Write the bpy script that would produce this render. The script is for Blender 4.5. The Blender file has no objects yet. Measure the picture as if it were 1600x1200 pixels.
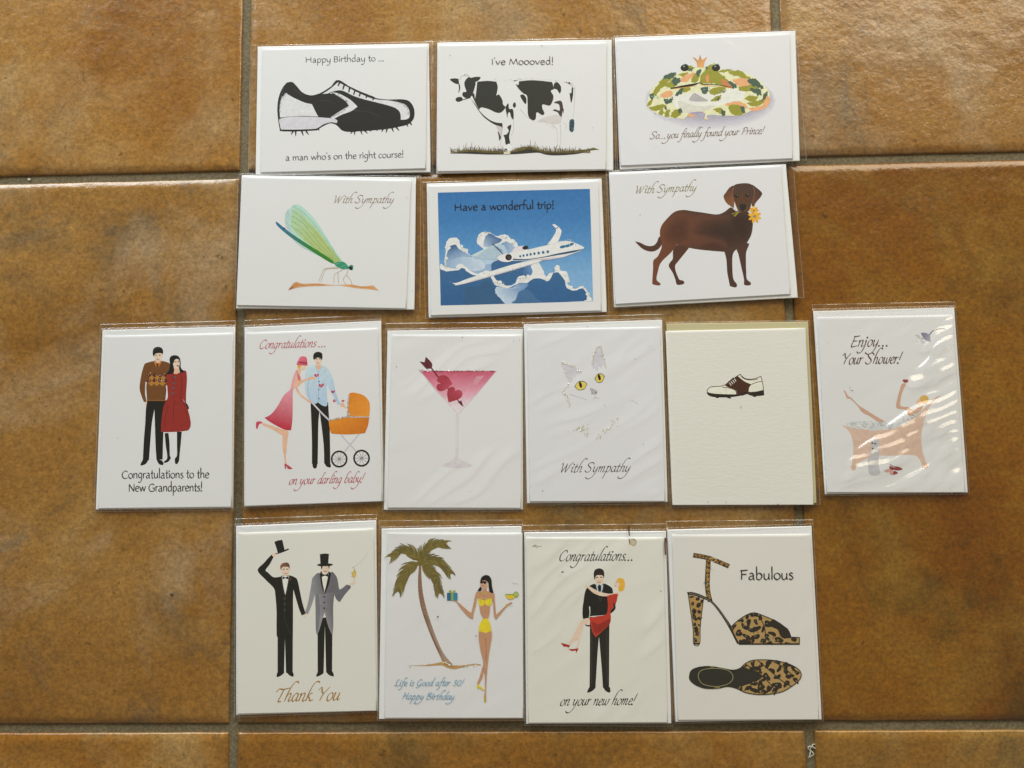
import bpy, bmesh, math, random
from mathutils import Vector, Matrix, noise
from mathutils.geometry import tessellate_polygon

sc = bpy.context.scene
COL = sc.collection
# ------------------------------------------------------------------ camera
F_PX, PW, PH = 1200.0, 1600.0, 1200.0          # focal length and size of the photograph in pixels
CAM = Vector((0.2415, 0.2118, 0.6198))
RX, RY, RZ = 0.0912, 0.0297, -0.0136
ROT = Matrix.Rotation(RZ, 3, 'Z') @ Matrix.Rotation(RY, 3, 'Y') @ Matrix.Rotation(RX, 3, 'X')
cd = bpy.data.cameras.new('camera')
cam = bpy.data.objects.new('camera', cd); COL.objects.link(cam)
cam.matrix_world = Matrix.Translation(CAM) @ ROT.to_4x4()
cd.sensor_fit = 'HORIZONTAL'; cd.sensor_width = 36.0; cd.lens = 36.0 * F_PX / PW
cd.clip_start = 0.01; cd.clip_end = 50
sc.camera = cam
# ------------------------------------------------------------------ light: a room with a window beyond the far edge
w = bpy.data.worlds.new('World'); sc.world = w; w.use_nodes = True
bg = w.node_tree.nodes['Background']; bg.inputs[0].default_value = (1.0, 0.91, 0.74, 1); bg.inputs[1].default_value = 0.215

def area(name, loc, target, sx, sy, power, color):
    l = bpy.data.lights.new(name, 'AREA'); l.shape = 'RECTANGLE'; l.size = sx; l.size_y = sy
    l.energy = power; l.color = color
    o = bpy.data.objects.new(name, l); COL.objects.link(o); o.location = loc
    d = Vector(target) - Vector(loc); o.rotation_euler = d.to_track_quat('-Z', 'Y').to_euler()
    return o
# a glazed patio door about a metre beyond the far right side, and a cooler window further left
area('patio_door_light', (1.60, 2.00, 1.50), (1.50, 0.0, 1.50), 1.8, 1.5, 42, (1.0, 0.88, 0.66))
area('window_light', (-0.60, 2.35, 0.95), (-0.45, 0.0, 0.95), 2.6, 1.4, 85, (0.88, 0.965, 1.0))
vs = sc.view_settings
vs.view_transform = 'Standard'; vs.look = 'None'; vs.exposure = 0.30; vs.gamma = 1.0; vs.use_curve_mapping = False
sc.cycles.transparent_max_bounces = 24
sc.cycles.max_bounces = 8
sc.cycles.caustics_reflective = False; sc.cycles.caustics_refractive = False

# ------------------------------------------------------------------ helpers
def pix(u, v, z=0.0):
    """a pixel of the photograph -> the point on the level plane z"""
    d = ROT @ Vector(((u - PW / 2) / F_PX, -(v - PH / 2) / F_PX, -1))
    t = (z - CAM.z) / d.z
    return CAM + d * t

def lin(c):
    c = c / 255.0
    return c / 12.92 if c <= 0.04045 else ((c + 0.055) / 1.055) ** 2.4

INK = 1.22
def rgb(h, k=None):
    k = INK if k is None else k
    h = h.lstrip('#')
    c = [lin(int(h[i:i + 2], 16)) * k for i in (0, 2, 4)]
    if max(c) < .035: k = .35 + .65 * max(c) / .035; c = [v * k for v in c]      # dense black ink
    return tuple(min(0.86, v) for v in c)

def parse(s):
    out = []
    for t in s.split():
        c = t.endswith('*'); t = t.rstrip('*')
        x, y = t.split(','); out.append((float(x), float(y), c))
    return out

def spline(pts, closed, n=5):
    """Catmull-Rom through the points; a point marked * is a corner"""
    m = len(pts); out = []
    segs = m if closed else m - 1
    for i in range(segs):
        a, b = pts[i], pts[(i + 1) % m]
        p = pts[(i - 1) % m] if (closed or i > 0) else None
        q = pts[(i + 2) % m] if (closed or i + 2 < m) else None
        if a[2] or p is None: p = (a[0] * 1.0, a[1] * 1.0)
        if b[2] or q is None: q = (b[0], b[1])
        for k in range(n):
            t = k / n; t2 = t * t; t3 = t2 * t
            out.append(tuple(0.5 * (2 * a[j] + (b[j] - p[j]) * t + (2 * p[j] - 5 * a[j] + 4 * b[j] - q[j]) * t2
                                    + (3 * a[j] - p[j] - 3 * b[j] + q[j]) * t3) for j in (0, 1)))
    if not closed: out.append((pts[-1][0], pts[-1][1]))
    return out

def link(name, me, parent=None):
    o = bpy.data.objects.new(name, me); COL.objects.link(o)
    if parent is not None: o.parent = parent
    return o

def mesh(name, vs_, fs, mat, parent=None, smooth=False):
    me = bpy.data.meshes.new(name); me.from_pydata(vs_, [], fs); me.materials.append(mat)
    if smooth: me.polygons.foreach_set('use_smooth', [True] * len(me.polygons))
    me.update()
    return link(name, me, parent)

# ------------------------------------------------------------------ materials
def newmat(name):
    m = bpy.data.materials.new(name); m.use_nodes = True
    nt = m.node_tree; nt.nodes.clear()
    out = nt.nodes.new('ShaderNodeOutputMaterial')
    return m, nt, out

def N(nt, typ, **kw):
    n = nt.nodes.new(typ)
    for k, v in kw.items():
        if k.startswith('i_'):
            key = k[2:]; key = int(key) if key.isdigit() else key.replace('_', ' ')
            n.inputs[key].default_value = v
        else: setattr(n, k, v)
    return n

def ramp(nt, stops, interp='LINEAR'):
    r = nt.nodes.new('ShaderNodeValToRGB'); cr = r.color_ramp; cr.interpolation = interp
    while len(cr.elements) > 1: cr.elements.remove(cr.elements[-1])
    cr.elements[0].position = stops[0][0]; cr.elements[0].color = stops[0][1] if len(stops[0][1]) == 4 else (*stops[0][1], 1)
    for p, c in stops[1:]:
        e = cr.elements.new(p); e.color = c if len(c) == 4 else (*c, 1)
    return r

def paper(name, col, bump=0.02, scale=900, rough=0.55, grain=0.03, laid=False):
    m, nt, out = newmat(name); L = nt.links
    b = N(nt, 'ShaderNodeBsdfPrincipled', i_Roughness=rough)
    b.inputs['Specular IOR Level'].default_value = 0.35
    tc = N(nt, 'ShaderNodeTexCoord')
    n1 = N(nt, 'ShaderNodeTexNoise', i_Scale=18.0, i_Detail=4.0)
    L.new(tc.outputs['Object'], n1.inputs['Vector'])
    mr = N(nt, 'ShaderNodeMapRange', i_3=1 - grain, i_4=1 + grain * 0.4)
    L.new(n1.outputs['Fac'], mr.inputs[0])
    mx = N(nt, 'ShaderNodeMix', data_type='RGBA', blend_type='MULTIPLY'); mx.inputs[0].default_value = 1
    mx.inputs[6].default_value = (*col, 1); L.new(mr.outputs[0], mx.inputs[7])
    L.new(mx.outputs[2], b.inputs['Base Color'])
    n2 = N(nt, 'ShaderNodeTexNoise', i_Scale=float(scale), i_Detail=3.0)
    if laid:
        mp = N(nt, 'ShaderNodeMapping'); mp.inputs['Scale'].default_value = (0.45, 1.5, 1)
        mp.inputs['Rotation'].default_value = (0, 0, 0.25)
        L.new(tc.outputs['Object'], mp.inputs[0]); L.new(mp.outputs[0], n2.inputs['Vector'])
    else: L.new(tc.outputs['Object'], n2.inputs['Vector'])
    bp = N(nt, 'ShaderNodeBump', i_Strength=bump, i_Distance=0.001)
    L.new(n2.outputs['Fac'], bp.inputs['Height']); L.new(bp.outputs[0], b.inputs['Normal'])
    L.new(b.outputs[0], out.inputs[0])
    return m

M_CARD = paper('white_card', (0.80, 0.80, 0.815))
M_CARD_COOL = paper('cool_white_card', (0.79, 0.79, 0.83))
M_WARM_LIT = paper('warm_lit_white_card', (0.79, 0.772, 0.73))  # white card with the warmer light falling on it put into the colour
M_CREAM = paper('ivory_card', (0.81, 0.80, 0.74))
M_LAID = paper('textured_ivory_card', (0.81, 0.80, 0.75), bump=0.11, scale=480, laid=True)
M_ENV = paper('white_envelope', (0.84, 0.85, 0.86), bump=0.05)
M_ENV_CREAM = paper('buff_envelope', (0.56, 0.50, 0.29), bump=0.05)

def ink_mat(name, see_through):
    m, nt, out = newmat(name); L = nt.links
    b = N(nt, 'ShaderNodeBsdfPrincipled', i_Roughness=0.42)
    b.inputs['Specular IOR Level'].default_value = 0.2
    at = N(nt, 'ShaderNodeAttribute', attribute_name='ink')
    tc = N(nt, 'ShaderNodeTexCoord')
    n = N(nt, 'ShaderNodeTexNoise', i_Scale=260.0, i_Detail=5.0, i_Roughness=0.65); L.new(tc.outputs['Object'], n.inputs['Vector'])
    mr = N(nt, 'ShaderNodeMapRange', i_1=0.3, i_2=0.7, i_3=0.90, i_4=1.07); L.new(n.outputs['Fac'], mr.inputs[0])
    mx = N(nt, 'ShaderNodeMix', data_type='RGBA', blend_type='MULTIPLY'); mx.inputs[0].default_value = 1
    L.new(at.outputs['Color'], mx.inputs[6]); L.new(mr.outputs[0], mx.inputs[7])
    L.new(mx.outputs[2], b.inputs['Base Color'])
    if see_through: L.new(at.outputs['Alpha'], b.inputs['Alpha'])
    L.new(b.outputs[0], out.inputs[0])
    return m
M_INK = ink_mat('printed_ink', False); M_TINT = ink_mat('thin_printed_tint', True)

def film_mat(name, tint=0.98, refl=1.35, haze=0.0, rough=0.10):
    m, nt, out = newmat(name); L = nt.links
    tr = N(nt, 'ShaderNodeBsdfTransparent'); tr.inputs[0].default_value = (tint, tint, tint, 1)
    gl = N(nt, 'ShaderNodeBsdfGlossy', i_Roughness=rough); gl.inputs[0].default_value = (1, 1, 1, 1)
    # Schlick reflectance of a thin sheet, the same from both sides
    ge = N(nt, 'ShaderNodeNewGeometry')
    dt = N(nt, 'ShaderNodeVectorMath', operation='DOT_PRODUCT'); L.new(ge.outputs['Normal'], dt.inputs[0]); L.new(ge.outputs['Incoming'], dt.inputs[1])
    ab = N(nt, 'ShaderNodeMath', operation='ABSOLUTE'); L.new(dt.outputs['Value'], ab.inputs[0])
    om = N(nt, 'ShaderNodeMath', operation='SUBTRACT', use_clamp=True); om.inputs[0].default_value = 1.0; L.new(ab.outputs[0], om.inputs[1])
    pw = N(nt, 'ShaderNodeMath', operation='POWER'); pw.inputs[1].default_value = 5.0; L.new(om.outputs[0], pw.inputs[0])
    mu = N(nt, 'ShaderNodeMath', operation='MULTIPLY_ADD', use_clamp=True); mu.inputs[1].default_value = 0.95; mu.inputs[2].default_value = 0.036 * refl
    L.new(pw.outputs[0], mu.inputs[0])
    tc = N(nt, 'ShaderNodeTexCoord')
    n = N(nt, 'ShaderNodeTexNoise', i_Scale=45.0, i_Detail=2.0); L.new(tc.outputs['Object'], n.inputs['Vector'])
    bp = N(nt, 'ShaderNodeBump', i_Strength=0.06, i_Distance=0.001); L.new(n.outputs['Fac'], bp.inputs['Height'])
    L.new(bp.outputs[0], gl.inputs['Normal'])
    g2 = N(nt, 'ShaderNodeBsdfGlossy', i_Roughness=0.42); g2.inputs[0].default_value = (1, 1, 1, 1)
    gm = N(nt, 'ShaderNodeMixShader'); gm.inputs[0].default_value = 0.15; L.new(gl.outputs[0], gm.inputs[1]); L.new(g2.outputs[0], gm.inputs[2])
    mx = N(nt, 'ShaderNodeMixShader'); L.new(mu.outputs[0], mx.inputs[0]); L.new(tr.outputs[0], mx.inputs[1]); L.new(gm.outputs[0], mx.inputs[2])
    last = mx
    if haze:
        df = N(nt, 'ShaderNodeBsdfDiffuse'); df.inputs[0].default_value = (0.75, 0.74, 0.70, 1)
        m2 = N(nt, 'ShaderNodeMixShader'); m2.inputs[0].default_value = haze
        L.new(mx.outputs[0], m2.inputs[1]); L.new(df.outputs[0], m2.inputs[2]); last = m2
    L.new(last.outputs[0], out.inputs[0])
    return m
M_FILM = film_mat('clear_cellophane', haze=0.004)
M_FILM_LOOSE = film_mat('loose_cellophane', refl=2.0, haze=0.004, rough=0.15)
M_SEAM = film_mat('cellophane_seam', refl=2.4, haze=0.14, rough=0.15)

def glitter_mat():
    m, nt, out = newmat('glitter'); L = nt.links
    b = N(nt, 'ShaderNodeBsdfPrincipled', i_Roughness=0.22, i_Metallic=0.05)
    at = N(nt, 'ShaderNodeAttribute', attribute_name='ink'); L.new(at.outputs['Color'], b.inputs['Base Color'])
    L.new(b.outputs[0], out.inputs[0])
    return m
M_GLIT = glitter_mat()

def plain(name, col, rough=0.6):
    m, nt, out = newmat(name)
    b = N(nt, 'ShaderNodeBsdfPrincipled', i_Roughness=rough); b.inputs['Base Color'].default_value = (*col, 1)
    nt.links.new(b.outputs[0], out.inputs[0]); return m

def tile_mat():
    m, nt, out = newmat('terracotta_look_tile'); L = nt.links
    b = N(nt, 'ShaderNodeBsdfPrincipled'); b.inputs['Specular IOR Level'].default_value = 0.3
    tc = N(nt, 'ShaderNodeTexCoord'); oi = N(nt, 'ShaderNodeObjectInfo')
    of = N(nt, 'ShaderNodeVectorMath', operation='SCALE'); of.inputs[0].default_value = (7.3, 4.1, 9.7)
    lx = N(nt, 'ShaderNodeVectorMath', operation='DOT_PRODUCT'); lx.inputs[1].default_value = (1.37, 3.91, 0); L.new(oi.outputs['Location'], lx.inputs[0]); L.new(lx.outputs['Value'], of.inputs['Scale'])
    ad = N(nt, 'ShaderNodeVectorMath', operation='ADD'); L.new(tc.outputs['Object'], ad.inputs[0]); L.new(of.outputs[0], ad.inputs[1])
    V = ad.outputs[0]
    def noi(scale, detail, rough=0.55, dist=0.0):
        n = N(nt, 'ShaderNodeTexNoise', i_Scale=scale, i_Detail=detail, i_Roughness=rough, i_Distortion=dist); L.new(V, n.inputs['Vector']); return n
    big = noi(6.0, 5.0, 0.55, 0.6)
    r1 = ramp(nt, [(0.26, (0.195, 0.074, 0.006)), (0.42, (0.272, 0.118, 0.014)), (0.57, (0.330, 0.163, 0.030)), (0.74, (0.375, 0.222, 0.060))]); L.new(big.outputs['Fac'], r1.inputs[0])
    # grey olive smudges
    sm = noi(7.5, 10.0, 0.70, 0.6)
    r2 = ramp(nt, [(0.52, (0, 0, 0)), (0.66, (1, 1, 1))]); L.new(sm.outputs['Fac'], r2.inputs[0])
    smf = N(nt, 'ShaderNodeMath', operation='MULTIPLY'); smf.inputs[1].default_value = 0.78; L.new(r2.outputs[0], smf.inputs[0])
    m1 = N(nt, 'ShaderNodeMix', data_type='RGBA'); L.new(smf.outputs[0], m1.inputs[0]); L.new(r1.outputs[0], m1.inputs[6]); m1.inputs[7].default_value = (0.105, 0.076, 0.032, 1)
    # pale clouds
    pl = noi(9.0, 6.0, 0.62, 0.5)
    r3 = ramp(nt, [(0.49, (0, 0, 0)), (0.70, (1, 1, 1))]); L.new(pl.outputs['Fac'], r3.inputs[0])
    plf = N(nt, 'ShaderNodeMath', operation='MULTIPLY'); plf.inputs[1].default_value = 0.68; L.new(r3.outputs[0], plf.inputs[0])
    m2 = N(nt, 'ShaderNodeMix', data_type='RGBA'); L.new(plf.outputs[0], m2.inputs[0]); L.new(m1.outputs[2], m2.inputs[6]); m2.inputs[7].default_value = (0.395, 0.275, 0.125, 1)
    # speckle
    sp = noi(330.0, 4.0, 0.7)
    mr = N(nt, 'ShaderNodeMapRange', i_1=0.30, i_2=0.70, i_3=0.66, i_4=1.28); L.new(sp.outputs['Fac'], mr.inputs[0])
    sp2 = noi(90.0, 5.0, 0.7)
    mr2 = N(nt, 'ShaderNodeMapRange', i_1=0.30, i_2=0.70, i_3=0.89, i_4=1.09); L.new(sp2.outputs['Fac'], mr2.inputs[0])
    mm = N(nt, 'ShaderNodeMath', operation='MULTIPLY'); L.new(mr.outputs[0], mm.inputs[0]); L.new(mr2.outputs[0], mm.inputs[1])
    m3 = N(nt, 'ShaderNodeMix', data_type='RGBA', blend_type='MULTIPLY'); m3.inputs[0].default_value = 1
    L.new(m2.outputs[2], m3.inputs[6]); L.new(mm.outputs[0], m3.inputs[7])
    # small dark pits, only here and there
    pt = noi(150.0, 2.0, 0.5); r4 = ramp(nt, [(0.70, (0, 0, 0)), (0.76, (1, 1, 1))]); L.new(pt.outputs['Fac'], r4.inputs[0])
    ptf = N(nt, 'ShaderNodeMath', operation='MULTIPLY'); ptf.inputs[1].default_value = 0.7; L.new(r4.outputs[0], ptf.inputs[0])
    m4 = N(nt, 'ShaderNodeMix', data_type='RGBA'); L.new(ptf.outputs[0], m4.inputs[0]); L.new(m3.outputs[2], m4.inputs[6]); m4.inputs[7].default_value = (0.11, 0.055, 0.010, 1)
    hs = N(nt, 'ShaderNodeHueSaturation'); hs.inputs['Saturation'].default_value = 1.0
    vr = N(nt, 'ShaderNodeMapRange', i_3=0.94, i_4=1.06); fc = N(nt, 'ShaderNodeMath', operation='FRACT'); L.new(lx.outputs['Value'], fc.inputs[0]); L.new(fc.outputs[0], vr.inputs[0]); L.new(vr.outputs[0], hs.inputs['Value'])
    tn = N(nt, 'ShaderNodeMix', data_type='RGBA', blend_type='MULTIPLY'); tn.inputs[0].default_value = 1; L.new(m4.outputs[2], tn.inputs[6]); L.new(oi.outputs['Color'], tn.inputs[7])
    L.new(tn.outputs[2], hs.inputs['Color']); L.new(hs.outputs[0], b.inputs['Base Color'])
    rr = N(nt, 'ShaderNodeMapRange', i_1=0.3, i_2=0.7, i_3=0.19, i_4=0.36); L.new(sm.outputs['Fac'], rr.inputs[0]); L.new(rr.outputs[0], b.inputs['Roughness'])
    # relief: fine orange-peel and shallow dents
    f1 = noi(260.0, 3.0, 0.6); f2 = noi(60.0, 4.0, 0.5, 0.0)
    a1 = N(nt, 'ShaderNodeMath', operation='MULTIPLY'); a1.inputs[1].default_value = 0.26; L.new(f1.outputs['Fac'], a1.inputs[0])
    a2 = N(nt, 'ShaderNodeMath', operation='ADD'); L.new(a1.outputs[0], a2.inputs[0]); L.new(f2.outputs['Fac'], a2.inputs[1])
    bp = N(nt, 'ShaderNodeBump', i_Strength=0.50, i_Distance=0.0017); L.new(a2.outputs[0], bp.inputs['Height']); L.new(bp.outputs[0], b.inputs['Normal'])
    b.inputs['Coat Weight'].default_value = 0.55; b.inputs['Coat Roughness'].default_value = 0.22; b.inputs['Coat IOR'].default_value = 1.6
    L.new(bp.outputs[0], b.inputs['Coat Normal'])
    L.new(b.outputs[0], out.inputs[0])
    return m
M_TILE = tile_mat()

def grout_mat():
    m, nt, out = newmat('sanded_grout'); L = nt.links
    b = N(nt, 'ShaderNodeBsdfPrincipled', i_Roughness=0.9)
    tc = N(nt, 'ShaderNodeTexCoord')
    n = N(nt, 'ShaderNodeTexNoise', i_Scale=420.0, i_Detail=4.0); L.new(tc.outputs['Object'], n.inputs['Vector'])
    r = ramp(nt, [(0.3, (0.108, 0.084, 0.045)), (0.7, (0.195, 0.158, 0.090))]); L.new(n.outputs['Fac'], r.inputs[0])
    n2 = N(nt, 'ShaderNodeTexNoise', i_Scale=22.0, i_Detail=3.0); L.new(tc.outputs['Object'], n2.inputs['Vector'])
    mr = N(nt, 'ShaderNodeMapRange', i_3=0.72, i_4=1.25); L.new(n2.outputs['Fac'], mr.inputs[0])
    mx = N(nt, 'ShaderNodeMix', data_type='RGBA', blend_type='MULTIPLY'); mx.inputs[0].default_value = 1
    L.new(r.outputs[0], mx.inputs[6]); L.new(mr.outputs[0], mx.inputs[7]); L.new(mx.outputs[2], b.inputs['Base Color'])
    bp = N(nt, 'ShaderNodeBump', i_Strength=0.7, i_Distance=0.0006); L.new(n.outputs['Fac'], bp.inputs['Height']); L.new(bp.outputs[0], b.inputs['Normal'])
    L.new(b.outputs[0], out.inputs[0]); return m
M_GROUT = grout_mat()

# ------------------------------------------------------------------ the floor: grout bed with 45 cm tiles (tile tops at z = 0)
PITCH, GAP = 0.45, 0.0072
def grout_bed():
    vv, ff = [], []
    x0, x1, y0, y1 = -0.90, 1.35, -0.90, 1.35
    vv = [(x0, y0, -0.0030), (x1, y0, -0.0030), (x1, y1, -0.0030), (x0, y1, -0.0030),
          (x0, y0, -0.012), (x1, y0, -0.012), (x1, y1, -0.012), (x0, y1, -0.012)]
    ff = [(0, 1, 2, 3), (7, 6, 5, 4), (0, 4, 5, 1), (1, 5, 6, 2), (2, 6, 7, 3), (3, 7, 4, 0)]
    return mesh('floor', vv, ff, M_GROUT)
FLOOR = grout_bed(); FLOOR['kind'] = 'structure'
FLOOR['label'] = 'floor of brown stone-look ceramic tiles with olive grey grout joints'

TONE = {(-1, 1): (1.0, .97, 1.0), (0, 1): (.94, .94, 1.1), (1, 1): (.88, .88, 1.1), (-1, 0): (.93, .98, 1.3), (0, 0): (.88, .9, .95), (1, 0): (.62, .50, .16),
        (-1, -1): (.92, .88, .80), (0, -1): (.80, .72, .50), (1, -1): (.82, .80, .70)}
def make_tile(ix, iy):
    """a pressed tile with a worn, sloping rim; finer mesh along the rim"""
    s = PITCH - GAP
    es = [0, .0006, .0014, .0024, .0036, .005, .0066, .0085, .011, .014, .018, .024]
    mid = [.024 + (s - .048) * k / 60 for k in range(1, 60)]
    xs = es + mid + [s - e for e in reversed(es)]
    n = len(xs); vv = []; sd = ix * 17.3 + iy * 5.9
    for j, y in enumerate(xs):
        for i, x in enumerate(xs):
            d = min(x, s - x, y, s - y)
            r = noise.noise(Vector((x * 55 + sd, y * 55, 1.7))) * 0.5 + noise.noise(Vector((x * 160 + sd, y * 160, 4.1))) * 0.28
            wdt = 0.0066 * (1 + 0.55 * r)
            t = min(1.0, d / wdt)
            z = -0.0017 * (1 - t) ** 1.6 - (0.0006 if d < 1e-9 else 0)
            z += 0.00022 * noise.noise(Vector((x * 14 + sd, y * 14, 8.8))) * min(1, d / 0.02)
            # edge is not dead straight
            jx = 0.00035 * noise.noise(Vector((y * 40, sd, 3.0 + (x > s / 2)))) * (1 if d < .003 else 0)
            jy = 0.00035 * noise.noise(Vector((x * 40, sd, 6.0 + (y > s / 2)))) * (1 if d < .003 else 0)
            vv.append((x + jx - s / 2, y + jy - s / 2, z))
    ff = [(j * n + i, j * n + i + 1, (j + 1) * n + i + 1, (j + 1) * n + i) for j in range(n - 1) for i in range(n - 1)]
    ring = [i for i in range(n)] + [j * n + n - 1 for j in range(1, n)] + [(n - 1) * n + i for i in range(n - 2, -1, -1)] + [j * n for j in range(n - 2, 0, -1)]
    base = len(vv)
    for k in ring: vv.append((vv[k][0], vv[k][1], -0.009))
    R = len(ring)
    for k in range(R): ff.append((ring[k], base + k, base + (k + 1) % R, ring[(k + 1) % R]))
    o = mesh('tile', vv, ff, M_TILE, FLOOR, smooth=True)
    o.location = ((ix + 0.5) * PITCH, (iy + 0.5) * PITCH, 0)
    o.color = (*TONE[(ix, iy)], 1)        # each tile is fired a little lighter or darker
    return o
TILES = {(ix, iy): make_tile(ix, iy) for iy in (-1, 0, 1) for ix in (-1, 0, 1)}
for iy in range(-2, 3):
    for ix in range(-2, 3):
        if (ix, iy) not in TILES:       # the floor goes on a little past the picture
            src = TILES[((ix + 1) % 3 - 1, (iy + 1) % 3 - 1)]; t_ = src.copy(); COL.objects.link(t_)
            t_.location = ((ix + 0.5) * PITCH, (iy + 0.5) * PITCH, 0)

# ------------------------------------------------------------------ lettering: two pen alphabets (x-height 1, baseline 0)
PAP = {
 'H': (1.38, '.12,1.42 .15,.7 .12,0;1.12,1.45 1.1,.7 1.14,0;.12,.74 1.1,.80'),
 'a': (.95, '.15,.86 .42,1 .66,.78 .67,.4 .7,.06 .84,.02;.66,.58 .3,.5 .1,.24 .3,.0 .66,.24'),
 'p': (.98, '.1,.96 .16,.5 .13,-.85;.15,.68 .46,1 .8,.68 .7,.18 .42,0 .15,.14'),
 'y': (.92, '.06,.98 .1,.5 .3,.08 .58,.2 .74,.6;.76,1 .74,.2 .6,-.5 .3,-.82 .02,-.66'),
 'B': (1.05, '.14,1.4 .16,.7 .13,0;.02,1.34 .5,1.43 .8,1.15 .55,.82 .15,.76;.15,.76 .68,.74 .9,.4 .6,.04 .04,.02'),
 'i': (.38, '.15,.98 .17,.5 .16,0;.13,1.34 .18,1.42'),
 'r': (.62, '.12,.98 .15,.5 .14,0;.15,.58 .32,.9 .6,.94'),
 't': (.62, '.3,1.52 .27,.7 .29,.12 .42,0 .6,.08;0,.94 .6,1.0'),
 'h': (.95, '.14,1.98 .15,1 .13,0;.15,.58 .44,.98 .72,.8 .73,.3 .78,0'),
 'd': (1.0, '.76,2.0 .75,1 .78,0;.74,.82 .42,1 .1,.55 .32,.02 .74,.25'),
 'o': (.95, '.46,1 .13,.76 .1,.3 .44,0 .8,.3 .78,.76 .46,1'),
 'm': (1.42, '.12,.98 .15,.5 .13,0;.15,.58 .4,.96 .64,.8 .66,.4 .66,0;.67,.58 .94,.98 1.18,.8 1.2,.3 1.24,0'),
 'n': (.95, '.12,.98 .15,.5 .13,0;.15,.58 .44,.98 .72,.8 .73,.3 .78,0'),
 'w': (1.3, '.04,.98 .34,.02* .64,.92* .92,.02* 1.24,1.0'),
 '\'': (.3, '.16,1.75 .18,1.6 .1,1.4'),
 's': (.7, '.56,.86 .32,1 .12,.76 .4,.5 .58,.22 .34,0 .06,.12'),
 'e': (.88, '.14,.52 .72,.62 .66,.9 .4,1 .12,.7 .14,.2 .44,0 .78,.16'),
 'g': (.92, '.7,.86 .4,1 .1,.6 .3,.1 .7,.35;.74,.98 .72,.1 .6,-.52 .3,-.8 .02,-.64'),
 'c': (.78, '.68,.84 .42,1 .12,.65 .16,.15 .44,0 .72,.14'),
 'u': (.95, '.12,.98 .13,.3 .34,0 .62,.2 .72,.5;.74,.98 .73,.3 .8,0'),
 '!': (.42, '.22,1.85 .2,1.1 .19,.5;.17,.05 .22,.1'),
 'I': (.45, '.2,1.42 .22,.7 .2,0'),
 'v': (.88, '.04,.98 .4,.02* .8,1.0'),
 'M': (1.62, '.1,0 .3,1.42* .78,.15* 1.24,1.42* 1.48,0'),
 'f': (.68, '.72,1.8 .5,1.95 .3,1.6 .28,.8 .26,0;0,.92 .62,1.0'),
 'l': (.38, '.16,1.98 .18,1 .17,0'),
 'C': (1.3, '1.18,1.2 .8,1.44 .32,1.2 .1,.65 .35,.1 .8,0 1.2,.2'),
 'N': (1.35, '.14,0 .16,1.4* .6,.75 1.12,.05* 1.14,1.45'),
 'G': (1.38, '1.18,1.2 .8,1.44 .32,1.2 .1,.65 .35,.1 .8,0 1.16,.18 1.18,.62*;.82,.64 1.3,.66'),
 'F': (1.0, '.16,1.4 .18,.7 .15,0;.0,1.36 .5,1.38 .95,1.44;.18,.78 .78,.8'),
 'b': (.98, '.14,2.0 .15,1 .14,.1;.15,.66 .46,1 .8,.68 .7,.18 .42,0 .14,.14'),
 '.': (.42, '.15,.04 .2,.1'), ' ': (.52, ''),
}
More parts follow.
